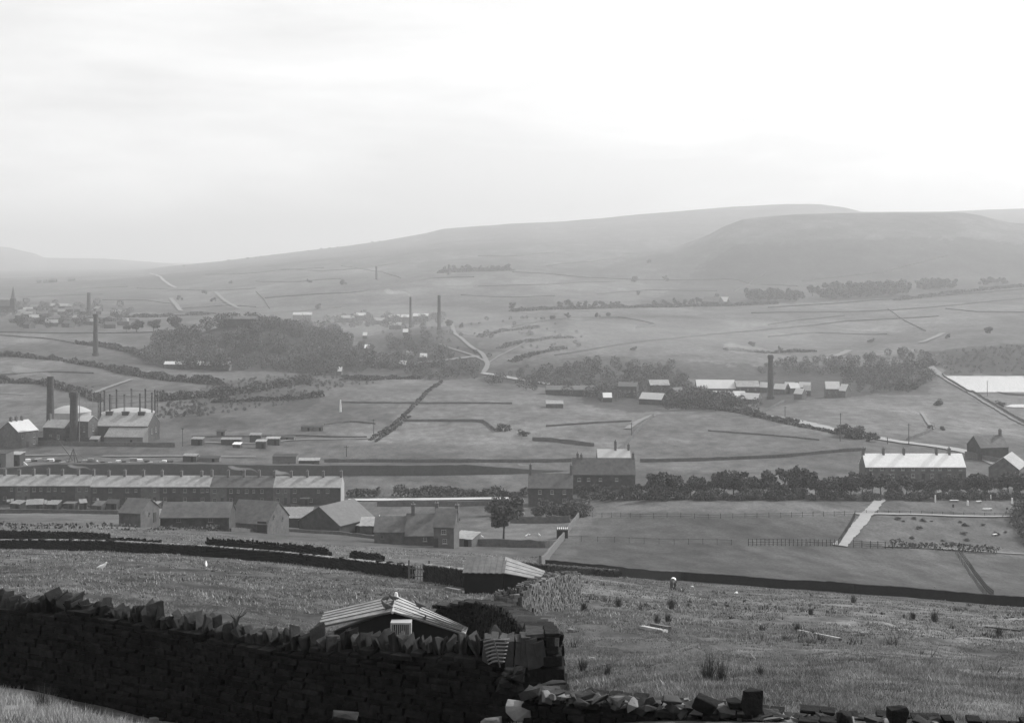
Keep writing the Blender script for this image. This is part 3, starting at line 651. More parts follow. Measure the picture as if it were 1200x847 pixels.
def window_objs(parent, face, x, z, w_, h, wpar, dp, frame=M_WHITE, pane=M_GLASS):
    """opening with a light frame and stone sill, set 2-3 cm proud of the wall"""
    mb = MB(); t = 0.09
    mb.box((0, 0, h / 2 - t / 2), (w_, 0.06, t)); mb.box((0, 0, -h / 2 + t / 2), (w_, 0.06, t))
    for s in (-1, 0, 1): mb.box((s * (w_ / 2 - t / 2), 0, 0), (t * (1 if s else .6), 0.06, h - 2 * t))
    mb.box((0, 0.0, 0.02), (w_ - 2 * t, 0.05, 0.05)); mb.box((0, -0.05, -h / 2 - 0.07), (w_ + .2, 0.16, 0.13))
    loc = {'f': (x, -0.035, z), 'r': (wpar / 2 + 0.035, x, z), 'b': (x, dp + 0.035, z), 'l': (-wpar / 2 - 0.035, x, z)}[face]
    rz = {'f': 0, 'r': R(90), 'b': R(180), 'l': R(-90)}[face]
    o = mb.build('window', frame, parent, loc, rz)
    MB().box((0, 0.018, 0), (w_ - 0.1, 0.02, h - 0.1)).build('pane', pane, o); return o
def barnframe(name): return M_WOOD if 'barn' in name else M_WHITE
def house(name, label, cat, loc, rz, w_, dp, hw, hr, wall=M_HOUSE, roof=M_SLATE, chim=(), wins=(), doors=(), group=None, found=2.5, ox=0.15, pots=2, frame=M_WOOD_P):
    o = empty(name, loc, rz, label, cat, group)
    gable_prism(w_, dp, -found, hw, hr).build('wall', wall, o)
    rf = roof_mb(w_, dp, hw, hr, ox).build('roof', roof, o)
    for c in chim:
        x, h = c[0], c[1]; y = c[2] if len(c) > 2 else dp / 2
        zr = hw + hr * (1 - abs(y - dp / 2) / (dp / 2))
        chimney_mb(h, pots=pots).build('chimney', M_BRICK, rf, (x, y, zr))
    for (f, x, z, a, b) in wins: window_objs(o, f, x, z, a, b, w_, dp, M_WOOD if 'barn' in name else frame)
    for (f, x, a, b) in doors:
        l = {'f': (x, -0.03, b / 2), 'r': (w_ / 2 + 0.03, x, b / 2)}[f]; r_ = 0 if f == 'f' else R(90)
        d_ = MB().box((0, 0, 0), (a, 0.08, b)).build('door', M_TAR2, o, l, r_)
    return o
def shed(name, label, loc, rz, w_, dp, hf, hb, wall=M_TAR2, roof=M_IRON_D, cat='shed', group=None, door=True, found=1.2, corr=True, ov=0.2):
    """mono-pitch shed, roof from height hf at the front (y=0) to hb at the back"""
    o = empty(name, loc, rz, label, cat, group); a = w_ / 2
    MB().add([(-a, 0, -found), (a, 0, -found), (a, dp, -found), (-a, dp, -found), (-a, 0, hf), (a, 0, hf), (a, dp, hb), (-a, dp, hb)],
             [(3, 2, 1, 0), (4, 5, 6, 7), (0, 1, 5, 4), (1, 2, 6, 5), (2, 3, 7, 6), (3, 0, 4, 7)]).build('wall', wall, o)
    mb = MB(); sl = (hb - hf) / dp; nr = max(2, int(w_ / 0.6)) if corr else 1; b = a + ov
    th = 0.05
    for k in range(nr):
        x0 = -b + 2 * b * k / nr; x1 = -b + 2 * b * (k + 1) / nr; zz = 0.02 + (0.04 if k % 2 else 0)
        y0, y1 = -ov, dp + ov; za, zb = hf - ov * sl + zz, hb + ov * sl + zz
        mb.add([(x0, y0, za), (x1, y0, za), (x1, y1, zb), (x0, y1, zb), (x0, y0, za + th), (x1, y0, za + th), (x1, y1, zb + th), (x0, y1, zb + th)],
               [(3, 2, 1, 0), (4, 5, 6, 7), (0, 1, 5, 4), (1, 2, 6, 5), (2, 3, 7, 6), (3, 0, 4, 7)])
    mb.build('roof', roof, o)
    if door:
        MB().box((0, 0, 0), (min(0.9, w_ * .3), 0.06, min(1.9, hf * .85))).build('door', M_TAR if wall != M_TAR else M_TAR2, o, (w_ * 0.2, -0.035, min(1.9, hf * .85) / 2))
    return o
def span(u0, u1, d): return (u1 - u0) / F * d

# the long terrace
edges = [-55, -36, -17, 1, 18, 35, 52.5, 69, 88, 106, 124, 143, 165, 187, 210, 234, 246, 265.5, 284, 302, 320, 340, 359, 378, 399]
TD = 401.0; TZ = -72.9
nT = len(edges) - 1
for i in range(nT):
    a, b = edges[i], edges[i + 1]; um = (a + b) / 2; k = nT - 1 - i
    wd = span(a, b, TD); x = (um - CU) / F * TD
    z = TZ + (0.25 if 246 <= um <= 320 else 0) * 0 + (0.5 if um < 100 else 0.2 if um < 246 else 0)
    dark = 246 < um < 320
    lab = (f'stone terraced house in the long row, with the pale lit end gable' if k == 0 else
           f'{"dark" if dark else "grey"}-roofed stone terraced house, {ORD[k]} along the row from the pale end gable')
    wins = [('f', -wd * .22, 3.9, 0.95, 1.15), ('f', wd * .24, 3.9, 0.7, 0.9), ('f', -wd * .22, 1.3, 1.0, 1.1)]
    wins = [w_ for w_ in wins if random.random() > .3]
    o = house('terraced_house', lab, 'house', (x, TD, z), 0, wd - 0.01, 8.2, 5.0, 2.5, M_HOUSE_D if i % 4 else M_HOUSE, M_SLATE_D if dark else M_SLATE,
              [(wd / 2 - 0.3, random.uniform(1.4, 1.85))] + ([(wd / 2 - 0.5, 1.4, 6.6)] if k < 1 else []), wins, [('f', wd * .24, .85, 1.95)], 'houses of the long terrace', ox=0.0, found=5, frame=mat('dull_paint', .22, .8))
    if k == 0:
        MB().add([(0, 0, -4), (0, 8.2, -4), (0, 8.2, 5.0), (0, 4.1, 7.5), (0, 0, 5.0), (0.12, 0, -4), (0.12, 8.2, -4), (0.12, 8.2, 5.0), (0.12, 4.1, 7.5), (0.12, 0, 5.0)],
                 [(0, 1, 2, 3, 4), (9, 8, 7, 6, 5), (0, 5, 6, 1), (1, 6, 7, 2), (2, 7, 8, 3), (3, 8, 9, 4), (4, 9, 5, 0)]).build('gable_painted_sun', M_HOUSE_L, o, (wd / 2, 0, 0))['label'] = 'end gable coloured pale as if sunlit'  # pale slab over the gable; its sunlight is put into the colour
# back yard sheds of the terrace
YS = [(8, 27, 597, 'pale'), (30, 51, 598, 'pale'), (37, 52, 592, 'grey'), (54, 68, 597, 'pale'), (73, 88, 598, 'grey'), (92, 104, 597, 'pale'), (106, 121, 598, 'grey'), (120, 139, 597, 'dark'),
      (176, 186, 598, 'pale'), (148, 160, 588, 'dark'), (232, 244, 590, 'grey'), (338, 348, 590, 'grey'), (350, 364, 592, 'pale'), (372, 386, 590, 'grey')]
for k, (a, b, v, tn) in enumerate(YS):
    p = G((a + b) / 2, v, 330); wd = span(a, b, p.y) * 0.92
    shed('yard_shed', f'{tn}-roofed back yard shed behind the terrace, {ORD[k]} from the left', p, R(random.uniform(-25, 25)), wd * random.uniform(.55, 1), random.uniform(1.8, 3), random.uniform(1.4, 2.0), random.uniform(2.0, 2.7), M_TAR2,
         {'pale': M_IRON, 'grey': M_SLATE_D, 'dark': M_TAR2}[tn], 'shed', 'back yard sheds of the terrace', found=2)
fwall([(-20, 600.5), (40, 601), (90, 601.5), (142, 602.5)], 1.1, 'dark yard wall closing the terrace gardens', 'yard_wall', dmin=300)
for k in range(12):
    p = G(20 + k * 29 + random.uniform(-6, 6), 596, 340)
    bush('garden_bush', p, random.uniform(1.2, 2.4), k, f'{ORD[k]} dark garden bush behind the terrace, counted from the left', 'garden bushes behind the terrace', 1.2)

for k, (u, v, n_) in enumerate([(12, 592, 2), (57, 594, 3), (110, 591, 4), (179, 594, 2), (300, 596, 2)]):
    p = G(u, v, 330); o = empty('washing_line', p, R(random.uniform(-30, 30)), f'{ORD[k]} washing line with white sheets in the terrace yards, counted from the left', 'washing line', 'washing lines of the terrace')
    for s in (-1, 1): MB().cyl(s * (n_ * .55 + .3), 0, -.5, 2.1, .05, .05, 6).build('line_post', M_WOOD, o)
    for j in range(n_): mb = MB(); mb.box(((j - (n_ - 1) / 2) * 1.05, 0, 1.45), (.9, .03, random.uniform(.7, 1.2)), rx=random.uniform(-.35, .35)); mb.build('sheet', M_WHITE, o)
# farm group in front of the terrace
p = G(152, 617, 250); house('stone_barn', 'small dark barn with a lit end gable and a white lean-to', 'barn', p, R(-14), span(137, 165, p.y), 7.0, 2.5, 2.0, M_HOUSE, M_SLATE_D, [], [('r', 3.2, 1.9, .5, .6)], [('r', 5.2, 1.0, 1.8)])
p = G(181, 615, 250); shed('lean_to_shed', 'white-fronted open lean-to beside the small dark barn', p, 0, span(174, 189, p.y), 3, 1.8, 2.5, M_WHITE, M_IRON, door=True)
p = G(228, 619, 250); house('long_barn', 'long low dark barn with a sooty roof', 'barn', p, R(2), span(188, 268, p.y), 7.5, 2.1, 2.2, M_HOUSE_D, M_SLATE_D, [], [('f', -3, 1.6, .8, .7), ('f', 3, 1.6, .8, .7)], [('f', 5.3, 1.8, 2.2)])
p = G(290, 622, 250); house('big_barn', 'big steep-roofed barn with a pale lit end gable facing the sun', 'barn', p, R(-16), span(262, 313, p.y), 10, 1.6, 3.6, M_HOUSE, M_SLATE_D, [], [('r', 3, 2.6, .5, .7), ('r', 7, 1.5, .5, .7)], [('f', 3.2, 2.0, 2.1)])
p = G(345, 618, 250); shed('lean_to_shed', 'pale low shed roof between the two large barns', p, 0, span(327, 362, p.y), 6, 2.2, 3.6, M_HOUSE_D, M_IRON, corr=True)
p = G(398, 625, 250); house('stone_barn', 'broad barn with its dark gable end facing the viewer', 'barn', (p.x + 3.3, p.y + 5.1, p.z), R(57), 12, 12, 1.7, 3.6, M_HOUSE_D, mat('worn_slate', .14, .8, 1.4, .2), [], [], [])
p = G(412, 624, 250); shed('lean_to_shed', 'small dark lean-to at the corner of the broad barn', p, R(-20), span(402, 426, p.y), 4, 1.7, 2.5, M_HOUSE_D, M_SLATE)
p = G(434, 626, 250); shed('cow_shed', 'low slate-roofed cow shed next to the farm cottages', p, 0, span(422, 446, p.y), 4, 1.9, 3.0, M_HOUSE_D, M_SLATE)
p = G(460, 637, 250); house('stone_barn', 'low barn joined to the left of the farm cottages', 'barn', p, 0, span(438, 481, p.y), 6.5, 2.3, 2.3, M_HOUSE, M_SLATE_D, [], [('f', -2, 1.3, .6, .6)], [])
p = G(492, 639, 250); house('farm_cottage', 'farm cottage with a long dark roof and two chimneys', 'house', p, 0, span(474, 508, p.y), 9, 1.9, 3.3, M_HOUSE, M_SLATE_D, [(-1.6, 1.9), (3.0, 2.2)], [('f', 1, 1.2, .7, .7)], [])
p = G(520, 642, 250); house('farmhouse', 'taller farmhouse with a bright lit gable and a black chimney', 'house', p, R(-6), span(509, 533, p.y), 7.0, 3.9, 2.7, M_HOUSE, M_SLATE_D, [(1.7, 2.0, 5.4)], [('f', 0, 3.0, .9, .8), ('f', 0.2, 1.3, .8, .8)], [('f', -1.5, .9, 1.8)])
p = G(542, 640, 250); shed('lean_to_shed', 'curved-roof lean-to against the bright farmhouse gable', p, R(-25), span(532, 556, p.y), 3.5, 1.5, 2.2, M_WOOD, M_SLATE)
fwall([(270, 622.5), (330, 622), (400, 626), (440, 631), (470, 637)], 0.8, 'low yard wall in front of the farm buildings', 'yard_wall', dmin=200)
fwall([(556, 640), (600, 641), (640, 642), (653, 640)], 1.7, 'dark garden wall beyond the lone round tree', 'garden_wall', dmin=200)
fwall([(598, 612.5), (630, 612.5), (668, 612)], 2.0, 'dark wall below the bushes of the upper house', 'garden_wall', dmin=250)
fwall([(442, 593), (500, 593), (560, 592.5), (592, 591)], 1.7, 'dark retaining wall under the bright road', 'retaining_wall', dmin=300, jag=.03)
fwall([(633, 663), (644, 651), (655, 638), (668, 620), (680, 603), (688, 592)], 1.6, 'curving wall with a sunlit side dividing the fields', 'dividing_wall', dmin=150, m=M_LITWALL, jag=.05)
p = G(590, 634.5, 220); tree('lone_tree', p, 9.2, 2, 'lone round-headed tree in the paddock below the upper house', wide=0.86)
# upper house with its garden
p = G(645, 592, 330); house('stone_house', 'upper stone house with tall end chimneys behind a bushy garden', 'house', p, R(-3), span(619, 671, p.y), 8, 5.0, 3.4, M_HOUSE_D, M_SLATE_D, [(-span(619, 671, p.y) / 2 + .5, 2.6), (span(619, 671, p.y) / 2 - .5, 2.6)],
      [('f', -3, 3.8, .9, 1.1), ('f', 0.5, 3.8, .9, 1.1), ('f', 4, 3.8, .9, 1.1), ('f', -3, 1.4, 1, 1.2), ('f', 4, 1.4, 1, 1.2)], [('f', 0.8, 1, 2)])
p = G(590, 603, 300); o = house('garden_hut', 'tiny white-roofed hut beside the garden trees', 'hut', p, 0, 2.3, 2.0, 1.5, 0.7, M_TAR2, M_WHITE, [], [], [('f', 0, .7, 1.3)])
for k, (u, v, h, w_) in enumerate([(578, 604, 4.5, .9), (598, 600, 4.0, .8), (604, 606, 3.6, 1.0), (585, 608, 3.0, 1), (640, 606, 5.4, .9), (652, 607, 5.2, .9), (664, 607, 5.6, .8), (674, 606, 4.4, 1), (628, 606, 3.2, 1), (683, 600, 4, 1)]):
    bush('garden_bush', G(u, v, 290), h, k, f'{ORD[k]} leafy garden bush around the upper house, counted from the left', 'bushes of the upper house garden', w_)
for k, (u, v, s) in enumerate([(611, 588, 1.6), (608, 596, 2.0), (616, 600, 1.7), (612, 603, 1.2)]):
    p = G(u, v, 300); mb = MB(); mb.box((0, 0, s * .25), (s * 1.3, s, s * .7), rz=k, jit=.12, taper=.7)
    tag(mb.build('pale_rock', M_PALESTONE, None, p), f'{["topmost", "second", "third", "lowest"][k]} pale rock of the garden rockery beside the upper house', 'rock', 'garden rockery stones')
# double house with the white rear roof
p = G(708, 575, 330); wd = span(672, 745, p.y)
house('stone_house', 'long double house with a grey roof beside the tree belt', 'house', p, R(-1), wd, 8.5, 5.0, 4.2, M_HOUSE_D, M_SLATE_D, [(-wd * .42, 1.5), (-wd * .36, 1.2), (wd / 2 - .4, 1.6)],
      [('f', -wd * .4, 3.4, 1, 1), ('f', -wd * .25, 3.4, .9, .9), ('f', -wd * .06, 3.4, .9, .9), ('f', wd * .2, 3.4, .9, .9)], [])
p2 = at(720, p.y + 11); house('stone_house', 'white-roofed rear range behind the long double house', 'house', (p2.x, p2.y, p.z + 1.0), 0, span(702, 741, p.y), 8, 6.0, 3.4, M_HOUSE_D, M_SLATE_L, [(0.6, 2.6), (4.7, 1.6)], [('f', -3, 5.2, .8, .5)], [])
# row of cottages on the right
p = G(1073, 564, 340); n5 = 5; us = [1014, 1040, 1064, 1088, 1106, 1132]
for k in range(5):
    a, b = us[k], us[k + 1]; wd = span(a, b, p.y); x = ((a + b) / 2 - CU) / F * p.y
    ch = {0: [(-wd / 2 + .3, 1.8), (wd / 2 - .3, 1.7)], 1: [(wd / 2 - .3, 1.7)], 2: [], 3: [(-wd * .5 + .3 + 3.2, 1.7)], 4: [(-.6, 1.7)]}[k]
    house('roadside_cottage', f'bright-roofed cottage behind the tree belt, {ORD[k]} of the row of five from the left', 'house', (x, p.y, p.z + 0.6), 0, wd - .01, 7.4, 3.9, 3.4, M_HOUSE, mat('painted_sunlit_slate', .85, .5, 1.2, .1, spec=.6), ch,  # lit copy of the slate: the roof's sun sheen is painted in
          [('f', -wd * .25, 3.3, .9, 1), ('f', wd * .25, 3.3, .9, 1), ('f', -wd * .25, 1.2, 1, 1.1)], [('f', wd * .25, .9, 1.9)], 'row of bright-roofed cottages', ox=0.0, found=3)
p = G(1178, 566, 330); house('stone_barn', 'barn with a dark gable and bright roof side at the frame edge', 'barn', ((1207 - CU) / F * p.y, p.y + 6, p.z + .0), R(60), 14, 9, 4.2, 3.4, M_HOUSE, M_IRON)
p = G(1190, 545, 330); house('stone_house', 'dark chimneyed house behind the barn at the frame edge', 'house', (p.x - 3, p.y + 12, p.z - .5), R(12), 11, 9, 5.0, 3.6, M_HOUSE_D, M_SLATE_D, [(4.9, 2.0)], [])
fwall([(1131, 536), (1160, 541), (1176, 545)], 2.4, 'dark lane wall behind the right-hand barn', 'lane_wall', dmin=350)

# tree belt in front of the cottages
belt = []
u = 682; k = 0
while u < 1215:
    v = 583 + random.uniform(-2.5, 2.0) - (1.5 if u > 1000 else 0); h = random.uniform(5.0, 8.2)
    if 676 < u < 748: h *= .55
    if 905 < u < 925: h *= .7
    if 1020 < u < 1130: h *= .78
    belt.append((u, v, h)); u += random.uniform(9.5, 15)
for k, (u, v, h) in enumerate(belt):
    p = G(u, v, 300)
    tree('broadleaf_tree', p, h, k, f'{ORD[k]} dark bushy tree of the belt below the cottages, counted from the left', 'tree belt below the cottages', wide=random.uniform(.9, 1.15))
p = G(931, 583, 300); tree('slender_tree', p, 9.5, 0, 'slender upright tree standing above the tree belt', proto=POPLAR)
k = 0
u = 684
while u < 1210 and k < 46:
    p = G(u, 585.5 + random.uniform(-1, .8), 300)
    bush('belt_bush', p, random.uniform(2.2, 3.8), k, f'{ORD[k]} low bush along the foot of the tree belt, counted from the left', 'low bushes along the foot of the tree belt', 1.1); u += random.uniform(11, 14); k += 1
for k, u in enumerate((1055, 1079, 1104, 1129, 1154, 1179)):
    p = G(u, 582.5, 300); bush('round_bush', p, 2.0, k, f'{ORD[k]} small clipped round bush at the allotment edge, counted from the left', 'clipped round bushes at the allotment edge', .95)
# railway bank below the middle fields
def bank(pts, h, wb, wt, m, label, dmin=18):
    P = smooth_path(world_path(pts, 3.0, dmin), 3); nn = normals2d(P); V_ = []; F_ = []
    for i, p in enumerate(P):
        f = min(1, i / 12, (len(P) - 1 - i) / 12); z0 = float(H(p.x, p.y))
        for s, z in ((-wb / 2, -1.2), (-wt / 2, h * f), (wt / 2, h * f), (wb / 2 + 2, -1.2)):
            V_.append((p.x - nn[i].x * -s, p.y - nn[i].y * -s, z0 + z + (random.uniform(-.12, .12) if z > 0 else 0)))
    for i in range(len(P) - 1):
        for k in range(3): F_.append((4 * i + k, 4 * i + k + 4, 4 * i + k + 5, 4 * i + k + 1))
    return tag(MB().add(V_, F_).build('embankment', m), label, kind='structure')
bank([(-60, 554), (100, 554.5), (250, 555), (400, 556), (500, 556), (600, 554.5), (672, 551)], 3.4, 6.5, 3.0, mat('bank_grass', 0.06, 0.95, 1.2, 0.25), 'steep shaded railway bank')

# ------------------------------------------------------------------ gasworks
def stack(u, vtop, vbase, r0, r1, label, cap=True, name='mill_chimney', d=None, square=False, m=None):
    p = G(u, vbase) if d is None else at(u, d); h = (vbase - vtop) / F * p.y
    zt = (CV - vtop) / F * p.y; h = zt - p.z
    o = empty(name, p, R(45) if square else 0, label, 'chimney'); mb = MB(); n_ = 4 if square else 16
    mb.cyl(0, 0, -1.5, h, r0, r1, n_); mb.build('shaft', m or M_STACK, o)
    if cap: c = MB(); c.cyl(0, 0, h - r1 * 1.6, h - r1 * .3, r1 * 1.22, r1 * 1.32, n_); c.cyl(0, 0, h - r1 * .3, h + 0.1, r1 * 1.1, r1 * 1.05, n_); c.build('cap', m or M_STACK, o)
    c = MB(); c.cyl(0, 0, -1.4, max(1.5, h * .07), r0 * 1.25, r0 * 1.2, n_); c.build('plinth', m or M_STACK, o)
    return o
GD = 540.0
M_PX = GD / F     # metres per photo pixel there
def gx(u, d=GD): return (u - CU) / F * d
def gz(v, d=GD): return (CV - v) / F * d
stack(59, 441, 508, 1.75, 1.25, 'slim tapering left chimney of the gasworks', cap=False, d=548)
stack(86.5, 459, 514, 1.7, 1.45, 'shorter thick gasworks chimney with a wide corbelled head', d=540)
p = at(93, 538); o = empty('flue_pipe', p, 0, 'thin white flue pipe against the thick gasworks chimney', 'pipe')
MB().cyl(0, 0, -1, gz(460, 538) - p.z, .16, .16, 8).build('pipe', M_DOME, o); MB().cyl(0, 0, gz(460, 538) - p.z, gz(458, 538) - p.z + .3, .5, .15, 8).build('cowl', M_STEEL, o)
p = at(20, 528); house('works_house', 'gabled house left of the gasworks with a bright roof side and striped end', 'house', (gx(42), p.y + 3.6, p.z), R(56), 9, 12.5, 6.2, 3.6, M_HOUSE, M_SLATE_L, [(-3.4, 1.6), (-1, 1.6), (1.6, 1.6)], [('f', -2.6, 4.4, .9, 1.6), ('f', 2.6, 4.4, .9, 1.6), ('f', 2.6, 1.6, .9, 1.4)], [('f', -.3, 1.2, 2.2)])
p = at(63, 540); wd = 28 * M_PX; house('engine_house', 'dark engine house between the gasworks chimneys', 'building', (p.x, p.y, p.z), R(-14), wd, 8, 6.6, 2.6, M_HOUSE_D, M_SLATE, [(-wd / 2 + .6, 2.2)], [('f', -1.5, 3, 1, 1.6), ('f', 2, 3, 1, 1.6)], [('f', .3, 1.5, 2.4)])
p = at(97, 541); house('pump_house', 'narrow pump house with a white-edged roof right of the thick chimney', 'building', p, R(-20), 5.2, 6, 9.0, 1.8, M_HOUSE, M_SLATE_L, [], [('r', 3, 6, .8, 2.4), ('r', 3, 2.5, .8, 2), ('f', .6, 6, .8, 2.4)], [])
def dome_mb(r, z0, rise, n=36, rings=5):
    mb = MB(); vs = [(0, 0, z0 + rise)]; fs = []
    for k in range(1, rings + 1):
        rr = r * k / rings; z = z0 + rise * (1 - (k / rings) ** 2)
        vs += [(rr * math.cos(2 * math.pi * i / n), rr * math.sin(2 * math.pi * i / n), z) for i in range(n)]
    for i in range(n): fs.append((0, 1 + i, 1 + (i + 1) % n))
    for k in range(rings - 1):
        for i in range(n): a = 1 + k * n + i; b = 1 + k * n + (i + 1) % n; fs.append((a, a + n, b + n, b))
    return mb.add(vs, fs)
def gasholder(u, d, r, htank, ztop, rise, cols, zcol, label, m=M_DOME):
    p = at(u, d); o = empty('gasholder', (p.x, p.y, 0), 0, label, 'gasholder'); z0 = p.z
    mb = MB(); mb.cyl(0, 0, z0 - 1, z0 + htank, r, r, 40, cap=False); mb.build('tank', M_BRICK, o)
    mb = MB(); mb.cyl(0, 0, z0 + htank - .5, ztop, r * .94, r * .94, 40, cap=False); mb.build('lift', m, o)
    dome_mb(r * .96, ztop, rise).build('crown', m, o)
    for k in range(cols):
        a = 2 * math.pi * (k + .3) / cols; x, y = r * 1.04 * math.cos(a), r * 1.04 * math.sin(a)
        c = MB()
        for sx, sy in ((-.25, -.25), (.25, -.25), (.25, .25), (-.25, .25)): c.tube([(sx, sy, z0), (sx * .6, sy * .6, zcol)], .09, 4)
        for q_ in range(8):
            za = z0 + (zcol - z0) * q_ / 8; zb = z0 + (zcol - z0) * (q_ + 1) / 8
            for s in (-1, 1): c.tube([(-.25 * s, -.25, za), (.25 * s, -.25, zb)], .05, 4)
        c.cyl(0, 0, zcol, zcol + .5, .42, .42, 8); c.build('guide_column', M_STEEL, o, (x, y, 0), a)
    if cols:
        for zz in (zcol - .3, (zcol + ztop) / 2 + 1):
            g = MB()
            for k in range(cols):
                a = 2 * math.pi * (k + .3) / cols; b = 2 * math.pi * (k + 1.3) / cols; q_ = r * 1.04
                g.tube([(q_ * math.cos(a), q_ * math.sin(a), zz), (q_ * math.cos(b), q_ * math.sin(b), zz)], .08, 4)
            g.build('ring_girder', M_STEEL, o)
    return o
gasholder(150, 572, 11.5, 7, gz(483, 572), 1.9, 12, gz(460, 572), 'large gasholder with a pale crown inside a ring of tall guide columns', mat('pale_gasholder_iron', .34, .6, .8, .12))
gasholder(83, 580, 8.8, 6, gz(482, 580), 2.6, 0, 0, 'smaller gasholder with a bright domed crown behind the chimneys', mat('pale_gasholder_iron', .34))
# retort house with roof vents and lean-to
p = at(143, 545); wd = span(113, 174, 545)
o = house('retort_house', 'large retort house with a grey roof and a tall sunlit end wall', 'building', (p.x, 545, p.z), R(-4), wd, 15, 6.6, 4.4, M_HOUSE_D, M_SLATE, [], [('r', 5, 4, 1, 2), ('r', 10, 4, 1, 2)], [])
for k in range(3):
    c = MB(); c.box((0, 0, .5), (2.6, 1.6, 1.3)); c.box((0, 0, 1.25), (3.0, 2.0, .16)); c.build('roof_vent', M_TAR2, o, (-wd * .36 + k * wd * .32, 6.4, 10.3))
q_ = at(146, 540); s_ = shed('coke_store', 'pale-roofed lean-to store against the front of the retort house', (q_.x, 538.5, q_.z), R(-4), span(123, 169, 540), 6.4, 3.0, 6.0, M_BRICK, M_IRON, found=2, cat='building')
fwall([(36, 520), (80, 520.5), (112, 520.5)], 3.2, 'high front wall of the gasworks yard', 'yard_wall', dmin=500, m=M_HOUSE_D, jag=.02)
p = at(110, 536); shed('gate_lodge', 'tiny light-sided gate lodge beside the retort house', p, 0, 3.4, 3, 2.4, 3.2, M_HOUSE, M_IRON, cat='hut')
for k, (u, v0, v1) in enumerate([(101, 452, 476), (108.5, 453, 478), (131, 470, 500), (214, 508, 523)]):
    p = G(u, v1 + 6 if v1 < 490 else v1, 560 if v1 < 490 else 400) if v1 < 490 else G(u, v1, 400)
    o = empty('mast', p, 0, f'{["tallest thin white lamp", "second thin white lamp", "short dark iron", "lone dark wooden"][k]} mast by the gasworks', 'mast')
    hh = (v1 + 6 - v0) / F * p.y; MB().cyl(0, 0, -1, hh, .14, .10, 6).build('pole', M_DOME if k < 2 else M_STEEL, o); MB().box((0, 0, hh), (1.2, .3, .25)).build('lamp_head', M_STEEL, o)
# little sheds on the open ground
SH = [(223, 238, 521.5, 3.0, 'pale', 'small flat hut with a bright roof nearest the gasworks'), (258, 283, 521.5, 2.8, 'pale', 'long low hut with a bright roof'), (272, 282, 524.5, 1.6, 'white', 'tiny white-topped hen house beside the long hut'),
      (292, 306, 518.5, 3.8, 'pale', 'hut with a bright crooked roof'), (299, 312, 525.5, 3.4, 'grey', 'square dark shed in front of the crooked hut'), (311, 328, 521.5, 3.2, 'grey', 'shed with a sunlit end wall'),
      (253, 264, 511, 2.4, 'dark', 'small black box shed standing apart'), (316, 346, 515.5, 1.4, 'dark', 'long black low roof behind the huts'), (352, 366, 505, 2.2, 'dark', 'left half of the pair of dark cold frames'), (366, 379, 505, 2.2, 'dark', 'right half of the pair of dark cold frames'),
      (318, 348, 549, 5.2, 'dark', 'large black goods shed beside the railway'), (349, 375, 548, 3.2, 'grey', 'lower grey goods shed beside the railway'), (213, 231, 541, 2.6, 'pale', 'low grey cabin with a stove pipe'), (10, 24, 546, 5.0, 'grey', 'shed with a bright sloping roof edge at the frame edge'), (-20, 9, 549, 6.5, 'dark', 'big dark shed cut by the frame edge'),
      (232, 258, 541, 1.6, 'dark', 'low dark wagon shed beside the grey cabin')]
for a, b, v, h, tn, lab in SH:
    p = G((a + b) / 2, v, 350); wd = span(a, b, p.y)
    shed('small_shed', lab, p, R(random.uniform(-10, 4)), wd * .92, max(2.2, h * .8), h * .8, h * .8 + .5, M_TAR2 if tn != 'dark' else M_BRICK, {'pale': M_IRON, 'white': M_WHITE, 'grey': M_SLATE, 'dark': M_TAR2}[tn], 'shed')
for k, (u, v, lab) in enumerate([(26, 545, 'white triangular canvas beside the left sheds')]):
    p = G(u, v, 400); o = MB().add([(-1.4, 0, 0), (1.8, 0, 0), (-1.2, .3, 2.9), (-1.4, .5, 0), (1.8, .5, 0)], [(0, 1, 2), (0, 2, 3), (1, 4, 2), (4, 3, 2), (0, 3, 4, 1)]).build('canvas_tent', M_WHITE, None, p); tag(o, lab, 'tent')
# derrick
p = G(86, 545, 400); o = empty('derrick_crane', p, 0, 'small lattice derrick on the waste ground behind the terrace', 'crane')
MB().tube([(-2.4, 0, -.5), (0, 0, 5.8)], .14, 4).tube([(2.2, 0, -.5), (0, 0, 5.8)], .14, 4).tube([(0, 2, -.5), (0, 0, 5.8)], .14, 4).build('frame', M_STEEL, o); MB().tube([(0, 0, 1.6), (-6.2, 0, 10)], .13, 4).build('jib', M_STEEL, o)
MB().tube([(-6.2, 0, 10), (0, 0, 5.8)], .05, 4).tube([(0, 0, 5.8), (6.5, 0, 0)], .05, 4).build('stay', M_STEEL, o)
p = G(108, 552, 400); tag(dome_mb(4.2, -.5, 4.6, 14, 4).build('spoil_heap', mat('ash', .05, .95, 1, .3, .3), None, p), 'dark heap of ash behind the terrace', 'heap')
# allotment clutter behind the terrace: posts and cloches
for k in range(26):
    p = G(34 + k * 6.6 + random.uniform(-3, 3), 542 + random.uniform(-3, 2), 400)
    s = random.uniform(.7, 1.6); o = MB().box((0, 0, s * .3), (s * 1.6, s, s * .6), rz=random.uniform(0, 1), jit=.06).build('cold_frame', [M_WHITE, M_TAR2, M_WOOD_P, M_IRON][k % 4], None, p)
    tag(o, f'{ORD[k]} small low garden frame on the plots behind the terrace, counted from the left', 'cold frame', 'garden frames behind the terrace')
p = G(399, 482.5, 400); o = MB().cyl(0, 0, -.5, (482.5 - 468.5) / F * p.y, .55, .28, 8).build('white_post', M_WHITE, None, p); tag(o, 'white post standing alone in the middle field', 'post')
